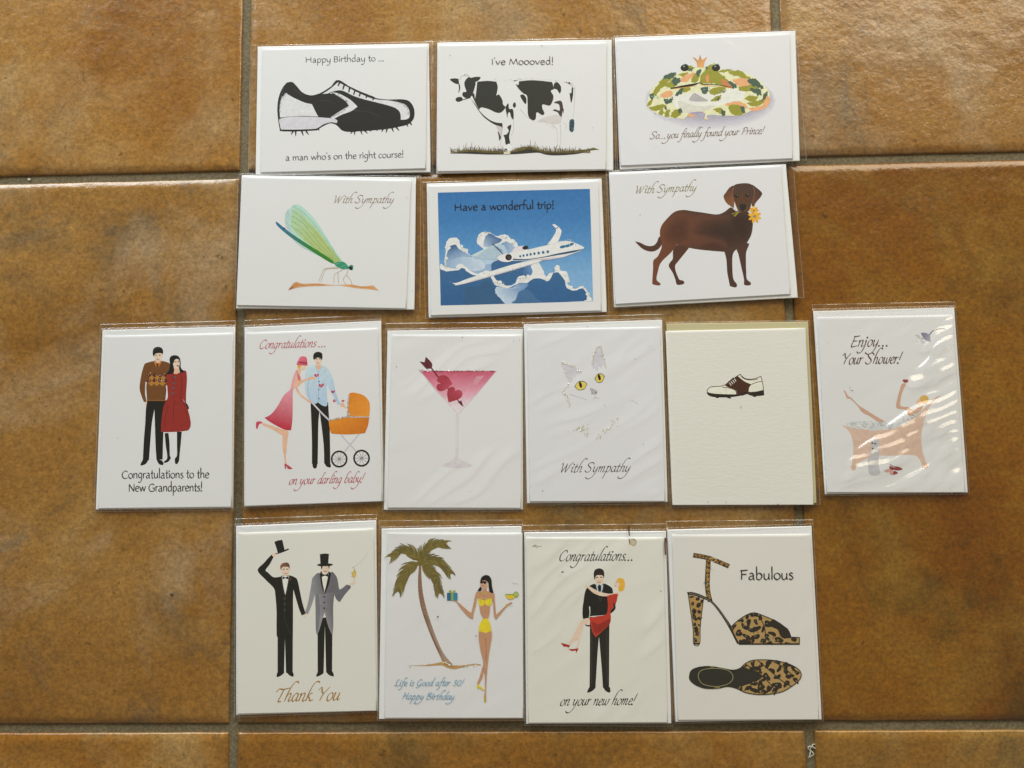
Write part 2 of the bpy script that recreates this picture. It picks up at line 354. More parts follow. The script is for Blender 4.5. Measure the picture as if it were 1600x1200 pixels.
SCR = {
 'a': (.8, '.62,.85 .35,1 .08,.55 .15,.04 .4,.12 .62,.6;.64,.98 .57,.3 .62,.03 .84,.22'),
 'b': (.78, '.8,1.95 .5,2.1 .26,1.7 .13,.8 .1,.2 .3,0 .6,.25 .62,.72 .42,.95 .15,.7'),
 'c': (.62, '.55,.85 .35,1 .08,.6 .12,.12 .35,0 .62,.22'),
 'd': (.82, '.6,.85 .35,1 .08,.55 .15,.04 .4,.12 .62,.6;.98,2.0 .82,2.05 .68,1.3 .58,.3 .64,.03 .84,.22'),
 'e': (.62, '.1,.45 .45,.6 .5,.88 .32,1 .08,.6 .12,.1 .35,0 .64,.24'),
 'f': (.56, '.85,1.9 .62,2.15 .42,1.7 .28,.6 .15,-.5 -.1,-1.0 -.4,-.85;.02,.94 .62,.99'),
 'g': (.8, '.62,.85 .35,1 .08,.55 .15,.06 .4,.12 .62,.6;.64,.98 .54,0 .3,-.8 -.15,-1.05 -.5,-.75'),
 'h': (.82, '1.05,2.2 .95,2.4 .65,2.35 .4,1.9 .2,1 .1,0;.12,.45 .3,.85 .52,1 .6,.75 .52,.2 .6,.02 .84,.22'),
 'i': (.42, '.04,.72 .2,.98 .14,.4 .18,.04 .44,.22;.24,1.38 .28,1.44'),
 'j': (.45, '.06,.75 .22,.98 .12,0 -.12,-.75 -.55,-.95 -.75,-.7;.26,1.38 .3,1.44'),
 'k': (.85, '1.05,2.2 .9,2.38 .6,2.3 .38,1.9 .2,1 .1,0;.6,.95 .42,.92 .15,.5* .38,.42 .55,.04 .9,.14'),
 'l': (.42, '.95,2.1 .7,2.25 .42,1.8 .18,.6 .18,.04 .44,.22'),
 'm': (1.15, '.02,.78 .16,.98 .08,0;.1,.45 .3,.9 .46,.98 .47,.6 .4,0;.43,.45 .62,.9 .8,1 .84,.7 .76,.15 .86,.02 1.12,.22'),
 'n': (.8, '.02,.78 .16,.98 .08,0;.1,.45 .3,.88 .52,1 .58,.7 .5,.15 .6,.02 .84,.22'),
 'o': (.74, '.4,1 .1,.66 .12,.12 .36,0 .62,.35 .6,.85 .4,1'),
 'p': (.8, '.08,.8 .24,1.05 .12,.2 -.02,-.9 -.2,-1.1;.14,.5 .38,.98 .62,.85 .6,.3 .35,0 .12,.12'),
 'r': (.58, '.02,.78 .16,.98 .08,0;.1,.45 .28,.85 .56,.94'),
 's': (.55, '.5,.88 .3,1 .12,.76 .42,.35 .3,.03 .02,.1'),
 't': (.5, '.3,1.5 .2,.6 .18,.08 .32,0 .52,.22;0,.94 .52,1'),
 'u': (.8, '.02,.78 .15,.98 .08,.3 .2,.02 .42,.2 .58,.7;.62,.98 .55,.3 .6,.03 .84,.22'),
 'w': (1.08, '.02,.82 .14,.98 .12,.3 .25,.03 .45,.3 .52,.95;.5,.7 .52,.15 .68,.02 .9,.4 .94,.95 1.08,.9'),
 'y': (.8, '.02,.78 .15,.98 .1,.35 .22,.04 .42,.2 .6,.7;.66,1 .55,.1 .25,-.8 -.25,-1.2 -.65,-1.05 -.72,-.85'),
 'S': (1.08, '1.0,1.3 .9,1.6 .5,1.68 .14,1.38 .36,1.0 .7,.68 .74,.28 .42,0 .06,.08 -.06,.34'),
 'W': (1.62, '-.05,1.4 .15,1.62 .24,.9 .28,0* .6,.8 .86,1.55;.8,1.5 .8,.8 .84,0* 1.15,.7 1.35,1.4 1.7,1.75'),
 'P': (1.0, '.34,1.55 .24,.7 .12,0;0,1.28 .42,1.65 .92,1.5 .8,1 .3,.76'),
 'C': (1.1, '1.02,1.32 .85,1.65 .42,1.5 .1,.9 .2,.2 .55,0 1.02,.3'),
 'E': (.95, '.98,1.65 .6,1.58 .15,1.55;.34,1.6 .2,.8 .12,.03 .4,0 .86,.14;.2,.85 .72,.9'),
 'Y': (1.02, '-.15,1.3 .12,1.65 .28,1.15 .5,.85;1.05,1.68 .62,1 .42,.5 .34,0'),
 'T': (1.0, '-.15,1.15 .05,1.55 .6,1.5 1.25,1.68;.62,1.52 .5,.8 .36,.03 .7,.05'),
 'L': (.95, '.7,1.45 .5,1.7 .28,1.3 .28,.5 0,.04 .3,.16 .6,0 .95,.22'),
 'G': (1.1, '.98,1.35 .7,1.65 .3,1.4 .1,.7 .3,.04 .75,.3 .88,.8 .8,.05 .4,-.5 0,-.4'),
 'H': (1.15, '.1,1.4 .35,1.65 .22,.8 .02,0;.98,1.68 .84,.8 .82,.05 1.1,.2;0,.75 .5,.92 .88,.8'),
 'B': (1.0, '.3,1.6 .18,.8 .05,0;0,1.3 .5,1.7 .85,1.4 .3,.9;.3,.9 .85,.75 .7,.15 .3,0 0,.16'),
 '3': (.85, '.12,1.3 .42,1.5 .66,1.2 .3,.82 .7,.55 .4,0 .02,.2'),
 '0': (.85, '.42,1.4 .1,.9 .2,.1 .5,.04 .76,.7 .62,1.3 .42,1.4'),
 '!': (.45, '.42,1.8 .28,1.1 .18,.5;.06,.04 .12,.1'),
 '.': (.52, '.1,.03 .16,.09'), ' ': (.5, ''),
}

class Print:
    """one printed picture or line of writing: flat inked shapes, each a hair above the one before"""
    STEP = 1.2e-6
    def __init__(s, name, region, k, z):
        s.name, s.r, s.k, s.z = name, region, k, z
        s.v, s.f, s.c = [], [], []
        s.glit = []
    def P(s, x, y, z=0.0):
        p = pix(s.r[0] + x * s.k, s.r[1] + y * s.k, s.z)
        return (p.x, p.y, s.z + z)
    def lay(s):
        s.z += s.STEP
    def colr(s, col, a, x, y):
        if isinstance(col, tuple):
            c1, c2, x1, y1, x2, y2 = col
            dx, dy = x2 - x1, y2 - y1
            t = max(0, min(1, ((x - x1) * dx + (y - y1) * dy) / (dx * dx + dy * dy)))
            A, B = rgb(c1), rgb(c2)
            return tuple(A[i] + (B[i] - A[i]) * t for i in range(3)) + (a,)
        return rgb(col) + (a,)
    def poly(s, pts, col, a=1.0):
        s.lay(); b = len(s.v)
        tri = tessellate_polygon([[Vector((p[0], p[1], 0)) for p in pts]])
        for p in pts: s.v.append(s.P(p[0], p[1])); s.c.append(s.colr(col, a, p[0], p[1]))
        for t in tri: s.f.append((b + t[0], b + t[1], b + t[2]))
    def fill(s, col, d, a=1.0, n=5, rag=0, box=None):
        pts = spline(parse(d), True, 8 if rag else n)
        if rag:   # a brushed, uneven outline
            pts = [(x, y) if box and (x < box[0] or y > box[1] or x > box[2]) else (x + rag * noise.noise(Vector((x * .09, y * .09, 2.2))) + .5 * rag * noise.noise(Vector((x * .25, y * .25, 5.2))),
                    y + rag * noise.noise(Vector((x * .09, y * .09, 7.7))) + .5 * rag * noise.noise(Vector((x * .25, y * .25, 9.1)))) for x, y in pts]
        s.poly(pts, col, a); return s
    def feather(s, col, d, lim, rag=6):
        """a shape with a slightly uneven edge, kept within the picture's border"""
        pts = spline(parse(d), True, 6);
        pts = [(x + rag * noise.noise(Vector((x * .09, y * .09, 2.2))), y + rag * noise.noise(Vector((x * .09, y * .09, 7.7)))) for x, y in pts]
        s.poly([lim(x, y) for x, y in pts], col)
        return s
    def soft(s, col, d, a=.5, n=6):
        pts = spline(parse(d), True, 4); cx = sum(q[0] for q in pts) / len(pts); cy = sum(q[1] for q in pts) / len(pts)
        for i in range(n):
            f = 1 - .75 * i / n
            s.poly([(cx + (x - cx) * f, cy + (y - cy) * f) for x, y in pts], col, 1 - (1 - a) ** (1 / n))
        return s
    def many(s, col, ds, a=1.0, rag=0):
        for d in ds.split('|'): s.fill(col, d, a, rag=rag)
        return s
    def ring(s, col, cx, cy, rx, ry, a=1.0, rot=0, n=22):
        pts = []
        for i in range(n):
            t = i / n * 2 * math.pi; x, y = rx * math.cos(t), ry * math.sin(t)
            pts.append((cx + x * math.cos(rot) - y * math.sin(rot), cy + x * math.sin(rot) + y * math.cos(rot)))
        s.poly(pts, col, a); return s
    def ribbon(s, pts, wf, col, a=1.0):
        s.lay(); n = len(pts); b = len(s.v)
        for i, p in enumerate(pts):
            q0, q1 = pts[max(0, i - 1)], pts[min(n - 1, i + 1)]
            dx, dy = q1[0] - q0[0], q1[1] - q0[1]; l = math.hypot(dx, dy) or 1
            w_ = wf(i / (n - 1), math.atan2(-dy, dx)) / 2
            nx, ny = -dy / l * w_, dx / l * w_
            zz = 0.9e-6 * i / n
            s.v.append(s.P(p[0] + nx, p[1] + ny, zz)); s.v.append(s.P(p[0] - nx, p[1] - ny, zz))
            cc = s.colr(col, a, p[0], p[1]); s.c += [cc, cc]
        for i in range(n - 1): s.f.append((b + 2 * i, b + 2 * i + 1, b + 2 * i + 3, b + 2 * i + 2))
    def line(s, col, w0, d, w1=None, a=1.0, closed=False):
        w1 = w0 if w1 is None else w1
        for dd in d.split('|'):
            p = spline(parse(dd), closed, 5)
            if closed: p = p + [p[0]]
            s.ribbon(p, lambda t, an: w0 + (w1 - w0) * t, col, a)
        return s
    def text(s, txt, font, x0, y0, x1, y1, xh, col, wt=0.16, slant=None, contrast=0.7, nib=0.7, a=1.0):
        slant = (0.0 if font is PAP else 0.34) if slant is None else slant
        tot = sum(font[c][0] for c in txt); dx, dy = x1 - x0, y1 - y0; L_ = math.hypot(dx, dy)
        sx = L_ / tot; ux, uy = dx / L_, dy / L_
        pen = 0.0
        rnd = random.Random(len(txt) * 7 + int(x0))
        zb = s.z; ci = 0
        for ch in txt:
            adv, st = font[ch]; ci += 1; s.z = zb + (ci % 2) * 5 * s.STEP
            jit = rnd.uniform(-.02, .02)
            for g in st.split(';'):
                if not g: continue
                pts = []
                for (gx, gy) in spline(parse(g), False, 6):
                    X = (pen + gx) * sx + gy * slant * xh; Y = (gy + jit) * xh
                    pts.append((x0 + X * ux + Y * uy, y0 + X * uy - Y * ux))
                w = wt * xh * (1.15 if font is PAP else 1.04)
                if len(pts) <= 7 and math.hypot(pts[0][0] - pts[-1][0], pts[0][1] - pts[-1][1]) < xh * 0.2:
                    s.ring(col, pts[0][0], pts[0][1], max(.13 * xh, w * .75), max(.13 * xh, w * .75), a, n=10); continue
                ph = rnd.random() * 6
                s.ribbon(pts, lambda t, an: w * ((1 - contrast) + contrast * abs(math.sin(an - nib))) * (1 + 0.10 * math.sin(t * 9 + ph)) * (0.72 + 0.28 * min(1, 5 * min(t, 1 - t) + .2)), col, a)
            pen += adv
        s.z = zb + 12 * s.STEP
        return s
    def sparkle(s, d, n, size, cols=('#ffffff', '#d8e8e8', '#b0b8b8'), spread=6, seed=1):
        s.glit.append((d, n, size, cols, spread, seed)); return s
    def build(s, parent):
        o = None
        if s.v:
            me = bpy.data.meshes.new(s.name); me.from_pydata(s.v, [], s.f); me.materials.append(M_INK); me.materials.append(M_TINT)
            me.polygons.foreach_set('material_index', [1 if s.c[f[0]][3] < .999 else 0 for f in s.f])
            at = me.color_attributes.new('ink', 'FLOAT_COLOR', 'POINT')
            at.data.foreach_set('color', [q for c in s.c for q in c])
            o = link(s.name, me, parent)
        if s.glit:
            v, f, c = [], [], []
            for d, n, size, cols, spread, seed in s.glit:
                R = random.Random(seed * 31 + n)
                for dd in d.split('|'):
                    pts = spline(parse(dd), False, 14)
                    for i in range(n):
                        p = pts[int(R.random() * (len(pts) - 1))]
                        x, y = p[0] + R.gauss(0, spread), p[1] + R.gauss(0, spread)
                        r = size * R.uniform(.6, 1.3); an = R.random() * 3.14
                        tx, ty = R.gauss(0, .28), R.gauss(0, .28); b = len(v); cl = rgb(R.choice(cols), 1) + (1,)
                        for q in range(4):
                            aa = an + q * math.pi / 2; ex, ey = r * math.cos(aa), r * math.sin(aa)
                            P = s.P(x + ex, y + ey, 0.00013)
                            v.append((P[0], P[1], P[2] + (tx * ex + ty * ey) * s.k * 0.0005)); c.append(cl)
                        f.append((b, b + 3, b + 2, b + 1))
            me = bpy.data.meshes.new('glitter'); me.from_pydata(v, [], f); me.materials.append(M_GLIT)
            at = me.color_attributes.new('ink', 'FLOAT_COLOR', 'POINT'); at.data.foreach_set('color', [q for cc in c for q in cc])
            g = link('glitter', me, parent); g['kind'] = 'stuff'
        return o

# ------------------------------------------------------------------ one sleeved card: envelope, folded card, cellophane sleeve
T_ENV, T_CARD = 0.0011, 0.0012
class Card:
    def __init__(s, label, region, k, E, C, S, lift=0.0, card=None, env=None, wr=(0.00010, 0.6, 1), seed=0, flap=True, roll=(.0020, .0009, .0004, .0004)):
        s.region, s.k, s.lift = region, k, lift
        px = lambda q, z: [pix(region[0] + x * k, region[1] + y * k, z) for x, y in q]
        s.z0 = 0.0008 + lift; s.z1 = s.z0 + T_ENV; s.z2 = s.z1 + T_CARD
        cen = px([(sum(p[0] for p in E) / 4, sum(p[1] for p in E) / 4)], 0)[0]
        s.root = bpy.data.objects.new('greeting_card', None); COL.objects.link(s.root)
        s.root.empty_display_size = 0.03
        s.root['label'] = label; s.root['category'] = 'greeting card'; s.root['group'] = 'sleeved greeting cards laid out on the tiles'
        s.E = px(E, s.z1); s.C = px(C, s.z2); s.S = px(S, s.z0)
        s.slab('envelope', s.E, s.z0, s.z1, env or M_ENV, s.root, (.0007, .0007, .0005, .0005), .0003)
        s.card = s.slab('card', s.C, s.z1 + 0.00004, s.z2, card or M_CARD, s.root, roll, .00055)
        s.dust_at = []
        s.wr, s.seed, s.flap = wr, seed, flap
        s.prints = []
    def slab(s, name, q, zb, zt, mat, parent, roll, drop):
        """a thin sheaf of paper with rounded edges; q is TL TR BR BL; roll = widths of top, right, bottom, left edges"""
        def inset(ts):
            # offset each side inwards by its width
            n = 4; lines = []
            for i in range(4):
                a, b = q[i], q[(i + 1) % 4]; d = (b - a); d.z = 0; d.normalize()
                nrm = Vector((d.y, -d.x, 0))      # inwards for a clockwise quad
                lines.append((a + nrm * ts[i], d))
            out = []
            for i in range(4):
                (p, d), (p2, d2) = lines[i - 1], lines[i]
                den = d.x * d2.y - d.y * d2.x
                t = ((p2.x - p.x) * d2.y - (p2.y - p.y) * d2.x) / den
                out.append(Vector((p.x + d.x * t, p.y + d.y * t, 0)))
            return out
        vv, ff = [], []; M = 14
        prof = [(0, 1.0), (.12, .62), (.35, .30), (.65, .09), (1.0, 0.0)]
        rings = [(inset([0, 0, 0, 0]), zb)] + [(inset([r * a for r in roll]), zt - drop * b) for a, b in prof]
        for cs, z in rings:
            for i in range(4):
                a, b = cs[i], cs[(i + 1) % 4]
                for m_ in range(M):
                    p = a.lerp(b, m_ / M)
                    vv.append((p.x, p.y, z))
        R = 4 * M
        for r in range(len(rings) - 1):
            for i in range(R):
                j = (i + 1) % R
                ff.append((r * R + i, r * R + j, (r + 1) * R + j, (r + 1) * R + i))
        top = [(len(rings) - 1) * R + i for i in range(R)]
        ff.append(tuple(top)); ff.append(tuple(reversed(range(R))))
        me = bpy.data.meshes.new(name); me.from_pydata([Vector(p) for p in vv], [], [tuple(reversed(f)) for f in ff]); me.materials.append(mat)
        sm = [R <= 10 ** 9] * len(me.polygons)
        for i in range(len(sm)): sm[i] = (i >= R and i < R * (len(rings) - 1))
        me.polygons.foreach_set('use_smooth', sm); me.update()
        return link(name, me, parent)
    def pr(s, name):
        z = s.prints[-1].z + 1.5e-6 if s.prints else s.z2 + 0.00001
        p = Print(name, s.region, s.k, z); s.prints.append(p); return p
    def dust(s, *pts):
        s.dust_at += pts; return s
    def finish(s):
        for p in s.prints: p.build(s.card)
        # the sleeve: a sheet of film over the card that falls to the floor past the envelope
        q = s.S
        amp, ang, freq = s.wr
        ca, sa = math.cos(ang), math.sin(ang)
        e0 = s.E
        def sd(p):      # distance inside the envelope (negative outside)
            m_ = 9
            for i in range(4):
                a, b = e0[i], e0[(i + 1) % 4]; dx, dy = b.x - a.x, b.y - a.y; l = math.hypot(dx, dy)
                m_ = min(m_, ((p.x - a.x) * dy - (p.y - a.y) * dx) / l)
            return m_
        def bil(u, v): return q[0].lerp(q[1], u).lerp(q[3].lerp(q[2], u), v)
        def uv_of(p):   # place of a point within the sleeve's quad
            u = v = .5
            for _ in range(30):
                f0 = bil(u, v); ex, ey = p.x - f0.x, p.y - f0.y
                fu, fv = (bil(u + 1e-3, v) - f0) * 1e3, (bil(u, v + 1e-3) - f0) * 1e3
                det = fu.x * fv.y - fu.y * fv.x
                u += (ex * fv.y - ey * fv.x) / det; v += (fu.x * ey - fu.y * ex) / det
            return Vector((max(.004, min(.996, u)), max(.004, min(.996, v))))
        ec = [uv_of(p) for p in e0]
        off = [1.0, .8, .6, .42, .28, .18, .10, .04]
        line_ = lambda n: [-o for o in off] + [k / n for k in range(n + 1)] + [1 + o for o in reversed(off)]
        LX, LY = line_(110), line_(130); nx, ny = len(LX) - 1, len(LY) - 1
        vv = []
        for j in range(ny + 1):
            for i in range(nx + 1):
                sx, sy = LX[i], LY[j]; cx_, cy_ = max(0, min(1, sx)), max(0, min(1, sy))
                g = ec[0].lerp(ec[1], cx_).lerp(ec[3].lerp(ec[2], cx_), cy_); u, v = g.x, g.y
                if sx < 0: u *= 1 + sx
                if sx > 1: u += (1 - u) * (sx - 1)
                if sy < 0: v *= 1 + sy
                if sy > 1: v += (1 - v) * (sy - 1)
                p = bil(u, v)
                d = sd(p)
                t = max(0.0, min(1.0, (d + 0.0017) / 0.0017)); t = t * t * (3 - 2 * t)
                z = s.z0 + 0.00018 + (s.z2 + 0.00048 - s.z0 - 0.00018) * t
                X, Y = p.x - q[0].x, p.y - q[0].y
                a_, b_ = X * ca + Y * sa, -X * sa + Y * ca          # a_ along the folds, b_ across
                sdd = s.seed * 3.7
                wv = noise.noise(Vector((a_ * 16 * freq + sdd, b_ * 75 * freq + 0.8 * noise.noise(Vector((a_ * 30, b_ * 30, sdd))), sdd)))
                wv2 = noise.noise(Vector((a_ * 40 * freq + sdd, b_ * 190 * freq, sdd + 9)))
                msk = 0.5 + 0.9 * noise.noise(Vector((X * 14, Y * 14, sdd + 3)))
                if s.flap == 'streak':
                    cu = (X * 0.78 - Y * -0.0); msk = max(0.10, min(1.3, (u + v * 0.75 - 0.60) * 2.2))
                hgt = amp * max(0.05, msk) * (wv + 0.20 * wv2)
                if amp > .00055 and s.flap is True:      # a few soft diagonal creases
                    ph = b_ / 0.011 + 1.5 * noise.noise(Vector((a_ * 18 + sdd, b_ * 14, sdd))); fr = ph - math.floor(ph)
                    tri = 1 - fr / .64 if fr < .64 else (fr - .64) / .36
                    mk = max(0.0, min(1.0, noise.noise(Vector((a_ * 12 + sdd, b_ * 50, sdd))) * 2.6 - .05)); mk = mk * mk * (3 - 2 * mk)
                    hgt += .0014 * tri * mk * max(0.0, min(1.0, (d + .001) / .012))
                if s.flap == 'streak':      # loose film lying in shallow saw-tooth folds
                    ph = b_ / 0.0085 + 1.5 * noise.noise(Vector((a_ * 22, b_ * 14, 1.3))) + .35 * noise.noise(Vector((a_ * 70, b_ * 90, 4.4)))
                    fr = ph - math.floor(ph); tri = 1 - fr / .64 if fr < .64 else (fr - .64) / .36
                    mk = noise.noise(Vector((a_ * 20 + 3.1, b_ * 70, 7.7))) * 1.1 + min(.45, (u + .765 * (v - .1) - .80) * 3.2)
                    mk = max(0.0, min(1.0, mk * 2.6 + .30)); mk = mk * mk * (3 - 2 * mk)
                    hgt = .0026 * tri * mk + .0004 * wv
                edge = min(u, 1 - u, v, 1 - v)
                if edge < 0.05: hgt += 0.00022 * (noise.noise(Vector((p.x * 130, p.y * 130, sdd))) ) * (1 - edge / .05)
                hgt *= max(0.0, min(1.0, (d + .001) / .010)) if amp > .0003 else 1
                z += hgt + min(amp, .0004) * 0.35
                if t < .98: z = max(z, s.z0 + 0.00010)
                vv.append((p.x, p.y, max(z, s.z0 + 0.0001 + t * (s.z2 - s.z0 + 0.00030))))
        ff = [(j * (nx + 1) + i, (j + 1) * (nx + 1) + i, (j + 1) * (nx + 1) + i + 1, j * (nx + 1) + i + 1) for j in range(ny) for i in range(nx)]
        sl = mesh('sleeve', vv, ff, M_FILM_LOOSE if s.flap == 'streak' else M_FILM, s.root, smooth=True)
        # welded side and bottom edges of the sleeve, and its open lip
        def strip(idx, w_, name='seam'):
            v2, f2 = [], []
            pts = [Vector(vv[k]) for k in idx]
            for k, p in enumerate(pts):
                d = pts[min(k + 1, len(pts) - 1)] - pts[max(k - 1, 0)]; d.z = 0; d.normalize()
                nn = Vector((d.y, -d.x, 0)) * (w_ * (0.75 + 0.6 * noise.noise(Vector((p.x * 60, p.y * 60, s.seed)))))
                v2 += [tuple(p - nn * .2 + Vector((0, 0, .00012))), tuple(p + nn * .8 + Vector((0, 0, .00030)))]
            f2 = [(2 * k, 2 * k + 2, 2 * k + 3, 2 * k + 1) for k in range(len(pts) - 1)]
            mesh(name, v2, f2, M_SEAM, sl, smooth=True)
        W = nx + 1
        strip([j * W for j in range(ny, -1, -1)], .0007)
        strip([j * W + nx for j in range(ny + 1)], .0007)
        strip([ny * W + i for i in range(nx, -1, -1)], .0006)
        strip([i for i in range(nx + 1)], .00045, 'lip')
        if s.flap is True or s.flap == 'streak':
            # the glued flap of the sleeve: its shallow curved edge crosses the envelope just above the card
            v2, f2 = [], []; n = 40
            tl, tr = e0[0].lerp(e0[3], .004), e0[1].lerp(e0[2], .004); bl, br = e0[0].lerp(e0[3], .030), e0[1].lerp(e0[2], .008)
            for k in range(n + 1):
                u = .01 + .98 * k / n
                a, b = tl.lerp(tr, u), bl.lerp(br, u) ; b = a.lerp(b, min(1, 14 * u) * (1 if u < .5 else 1))
                v2 += [(a.x, a.y, s.z2 + .00035 + s.wr[0]), (b.x, b.y, s.z2 + .00012 + s.wr[0])]
            f2 = [(2 * k, 2 * k + 1, 2 * k + 3, 2 * k + 2) for k in range(n)]
            mesh('flap', v2, f2, M_SEAM, sl, smooth=True)
        if s.dust_at:
            v2, f2 = [], []
            R = random.Random(s.seed)
            for (x, y, r) in s.dust_at:
                p = pix(s.region[0] + x * s.k, s.region[1] + y * s.k, s.z2)
                b = len(v2); rr = r * s.k * .00038
                zt = s.z2 + .00055 + s.wr[0] * 2
                v2 += [(p.x + rr * R.uniform(.7, 1.2) * math.cos(q), p.y + rr * R.uniform(.5, 1.2) * math.sin(q), zt) for q in [i * 1.0472 for i in range(6)]] + [(p.x, p.y, zt + rr * .6)]
                f2 += [(b + i, b + (i + 1) % 6, b + 6) for i in range(6)]
            o = mesh('dust', v2, f2, M_DUST, sl); o['kind'] = 'stuff'
        return s
M_DUST = plain('dark_grit', (0.10, 0.085, 0.07), 0.9)
BLK = '#1f1e1a'
# ================================================================== 1 golf shoe, happy birthday
c = Card('white card with black and white spiked golf shoe, birthday wish to a man', (380, 50), 300 / 1565,
         [(118, 118), (1512, 92), (1527, 1142), (100, 1163)], [(155, 135), (1500, 108), (1490, 1112), (140, 1145)],
         [(60, 112), (1548, 75), (1548, 1160), (40, 1172)], lift=0.0, seed=1, flap=False, wr=(.00010, .9, 1))
p = c.pr('printed_golf_shoe')
p.fill(BLK, '355,412* 400,408 435,440 480,490 540,515 600,508 660,480 720,440* 750,400 772,392 800,400 880,452 960,492 1070,535 1180,550 1290,548 1350,562 1385,605 1397,660 1385,715 1340,755 1260,775 1180,790 1030,805 960,808 880,815 810,805 760,760 710,745 650,770 600,803* 500,808 380,812 300,808* 285,720 278,620 290,530 320,455')
W1 = '#d0d0d4'
p.fill(W1, '350,500* 420,540 500,575 560,588* 585,640 612,690* 500,685 400,688 300,697* 298,640 304,570 322,525')
p.fill('#c9c7cf', '300,708 400,691 520,690 640,697 740,706 768,722* 760,742 720,735 660,750 620,775 590,790* 450,795 308,795* 300,760')
p.fill(W1, '645,505* 700,470 760,420 778,405* 800,415 880,465 960,505 1060,545 1180,557 1260,572 1320,592 1352,635 1356,690 1330,712 1284,715* 1282,670 1262,635 1210,607 1100,577 980,547 900,521 820,482 780,475 730,485 690,500')
p.fill(W1, '715,490* 780,502 870,550 932,608* 880,645 800,675 740,706 712,695* 790,645 862,600* 830,560 770,520')
p.line(BLK, 11, '768,400 860,446 960,492 1070,535')
p.line(BLK, 15, '790,402 772,442|825,428 812,470|868,452 860,494|912,472 900,512|957,492 945,526|1012,512 1000,540|1068,532 1055,556', 9)
p.line(BLK, 17, '408,806 390,838|428,808 428,850|478,808 490,847|512,808 535,838|892,806 874,832|908,806 908,842|958,802 970,838|988,802 1015,828|1140,790 1128,815|1172,790 1165,822|1213,782 1225,816|1248,776 1272,806|1335,752 1342,772|1362,742 1376,760|620,795 610,800|1040,800 1035,812|1090,795 1092,808', 3)
p.line('#5a5a58', 3, '330,460 300,560 292,650|860,600 800,650 720,695', a=.8)
p.line('#34332e', 14, '900,640 1010,650 1120,690|620,560 700,560 760,600|420,470 500,530', 5, a=.7)
p.sparkle('715,490 800,530 862,600 720,695', 60, 3, ('#e8f0f0', '#707878', '#2a2a2a'), 7, 2)
p.sparkle('1240,568 1330,605 1356,680|350,500 305,560 300,660', 40, 3, ('#e8f0f0', '#707878', '#2a2a2a'), 5, 3)
p = c.pr('lettering'); p.text('Happy Birthday to ...', PAP, 508, 250, 1152, 236, 31, '#26262a', .17, contrast=.45)
p = c.pr('lettering'); p.text("a man who's on the right course!", PAP, 345, 1049, 1310, 1021, 33, '#26262a', .17, contrast=.45)
c.finish()

# ================================================================== 2 cow, I've moooved
c = Card("white card with black and white cow on grass and words I've Moooved", (670, 50), 300 / 1565,
         [(70, 85), (1490, 62), (1505, 1125), (62, 1152)], [(80, 102), (1452, 84), (1448, 1120), (68, 1136)],
         [(22, 80), (1508, 45), (1540, 1130), (16, 1160)], lift=0.0004, seed=2, flap=False, wr=(.00014, 1.2, 1))
p = c.pr('printed_cow'); K = '#292a24'
p.many(K, '172,388 200,378 240,382 246,405 235,425 205,415|240,412 252,430 256,465 240,498 246,460|330,365 352,382 380,410 375,450 350,520 310,540 275,520 280,490 305,485 290,430 297,395|345,375 385,365 422,370 405,395 375,408 350,395|220,542 240,530 268,532 275,555 245,570 222,562')
p.many(K, '395,405* 480,398 550,405* 562,450 550,520* 572,510 600,555 605,590 625,615 590,655 550,657 490,630 430,615 410,634* 385,590 375,560 385,500|352,515 370,500 376,565 360,535|625,618 638,590 650,584 655,625 685,630 692,680 688,715 670,690 660,655 645,665 640,702 632,660|690,580 705,575 710,605 695,618 685,600')
p.many(K, '735,402* 850,393 1005,408* 1015,440 1020,465 995,480 1015,520 1010,560 985,600 930,590 925,620 942,660 925,678 880,655 870,710 840,718 810,680 805,590 800,520 770,500 730,460 710,425 730,432|745,520 770,510 795,540 792,585 775,575|1020,425 1045,408 1075,440 1078,480 1065,500 1045,470 1022,460|690,396 725,392 700,402|1115,408 1158,412 1150,427|1165,455 1176,460 1175,520 1160,578 1150,520 1148,500 1162,495')
p.fill(K, '335,535* 380,590 420,650 480,705 540,735 600,743* 602,785* 520,745 450,695 405,640 365,578')
p.line(K, 7, '270,556 312,542 340,535')
p.many('#3d3135', '1020,578 1050,562 1082,565 1095,620 1088,660 1076,740* 1068,690 1050,655 1012,640 1030,630 1066,640 1060,590|1090,625 1100,630 1096,665')
p.many(K, '640,775 668,756 672,772 655,850 662,910 630,922 620,870 610,840 632,835 652,805|562,812 580,830 588,860 575,886 570,850')
p.fill('#cdc4c8', '545,758* 595,775 602,800 588,850 572,820', .8)
p.fill('#d6d0cf', '880,730 950,692 1030,676 1078,690 1072,740 1020,752 940,738', .8)
p.line('#c2bfc6', 5, '745,630 800,690 860,730|1070,750 1076,850 1066,960|1192,440 1188,560 1176,700|1095,740 1122,760 1112,790|600,790 590,880 580,930|690,720 690,800 668,850|1010,760 1045,800 1048,900', 3, a=.75)
p.fill('#24414e', '1150,720 1180,712 1186,750 1176,812 1150,806 1145,770')
p.sparkle('245,400 270,356 310,348 340,372|530,398 700,384 900,385 1110,403|1110,403 1165,425 1178,460', 45, 3.2, ('#ffffff', '#e8e8e4', '#b8bcb8'), 4, 4)
p.sparkle('1165,720 1170,800', 40, 3, ('#284a5c', '#5aa0b0', '#101820'), 9, 5)
p.sparkle('940,725 970,750 1020,765', 18, 4, ('#fffff0', '#d8d4b0'), 8, 6)
p = c.pr('printed_grass')
p.fill('#665a2e', '172,990* 250,972 330,958 450,965 550,970 660,975 720,950 790,935 850,940 930,968 1050,975 1180,965 1290,955 1340,942* 1392,958* 1300,970 1200,995 1050,1005 960,1000 900,985 840,985 700,995 500,998 300,992')
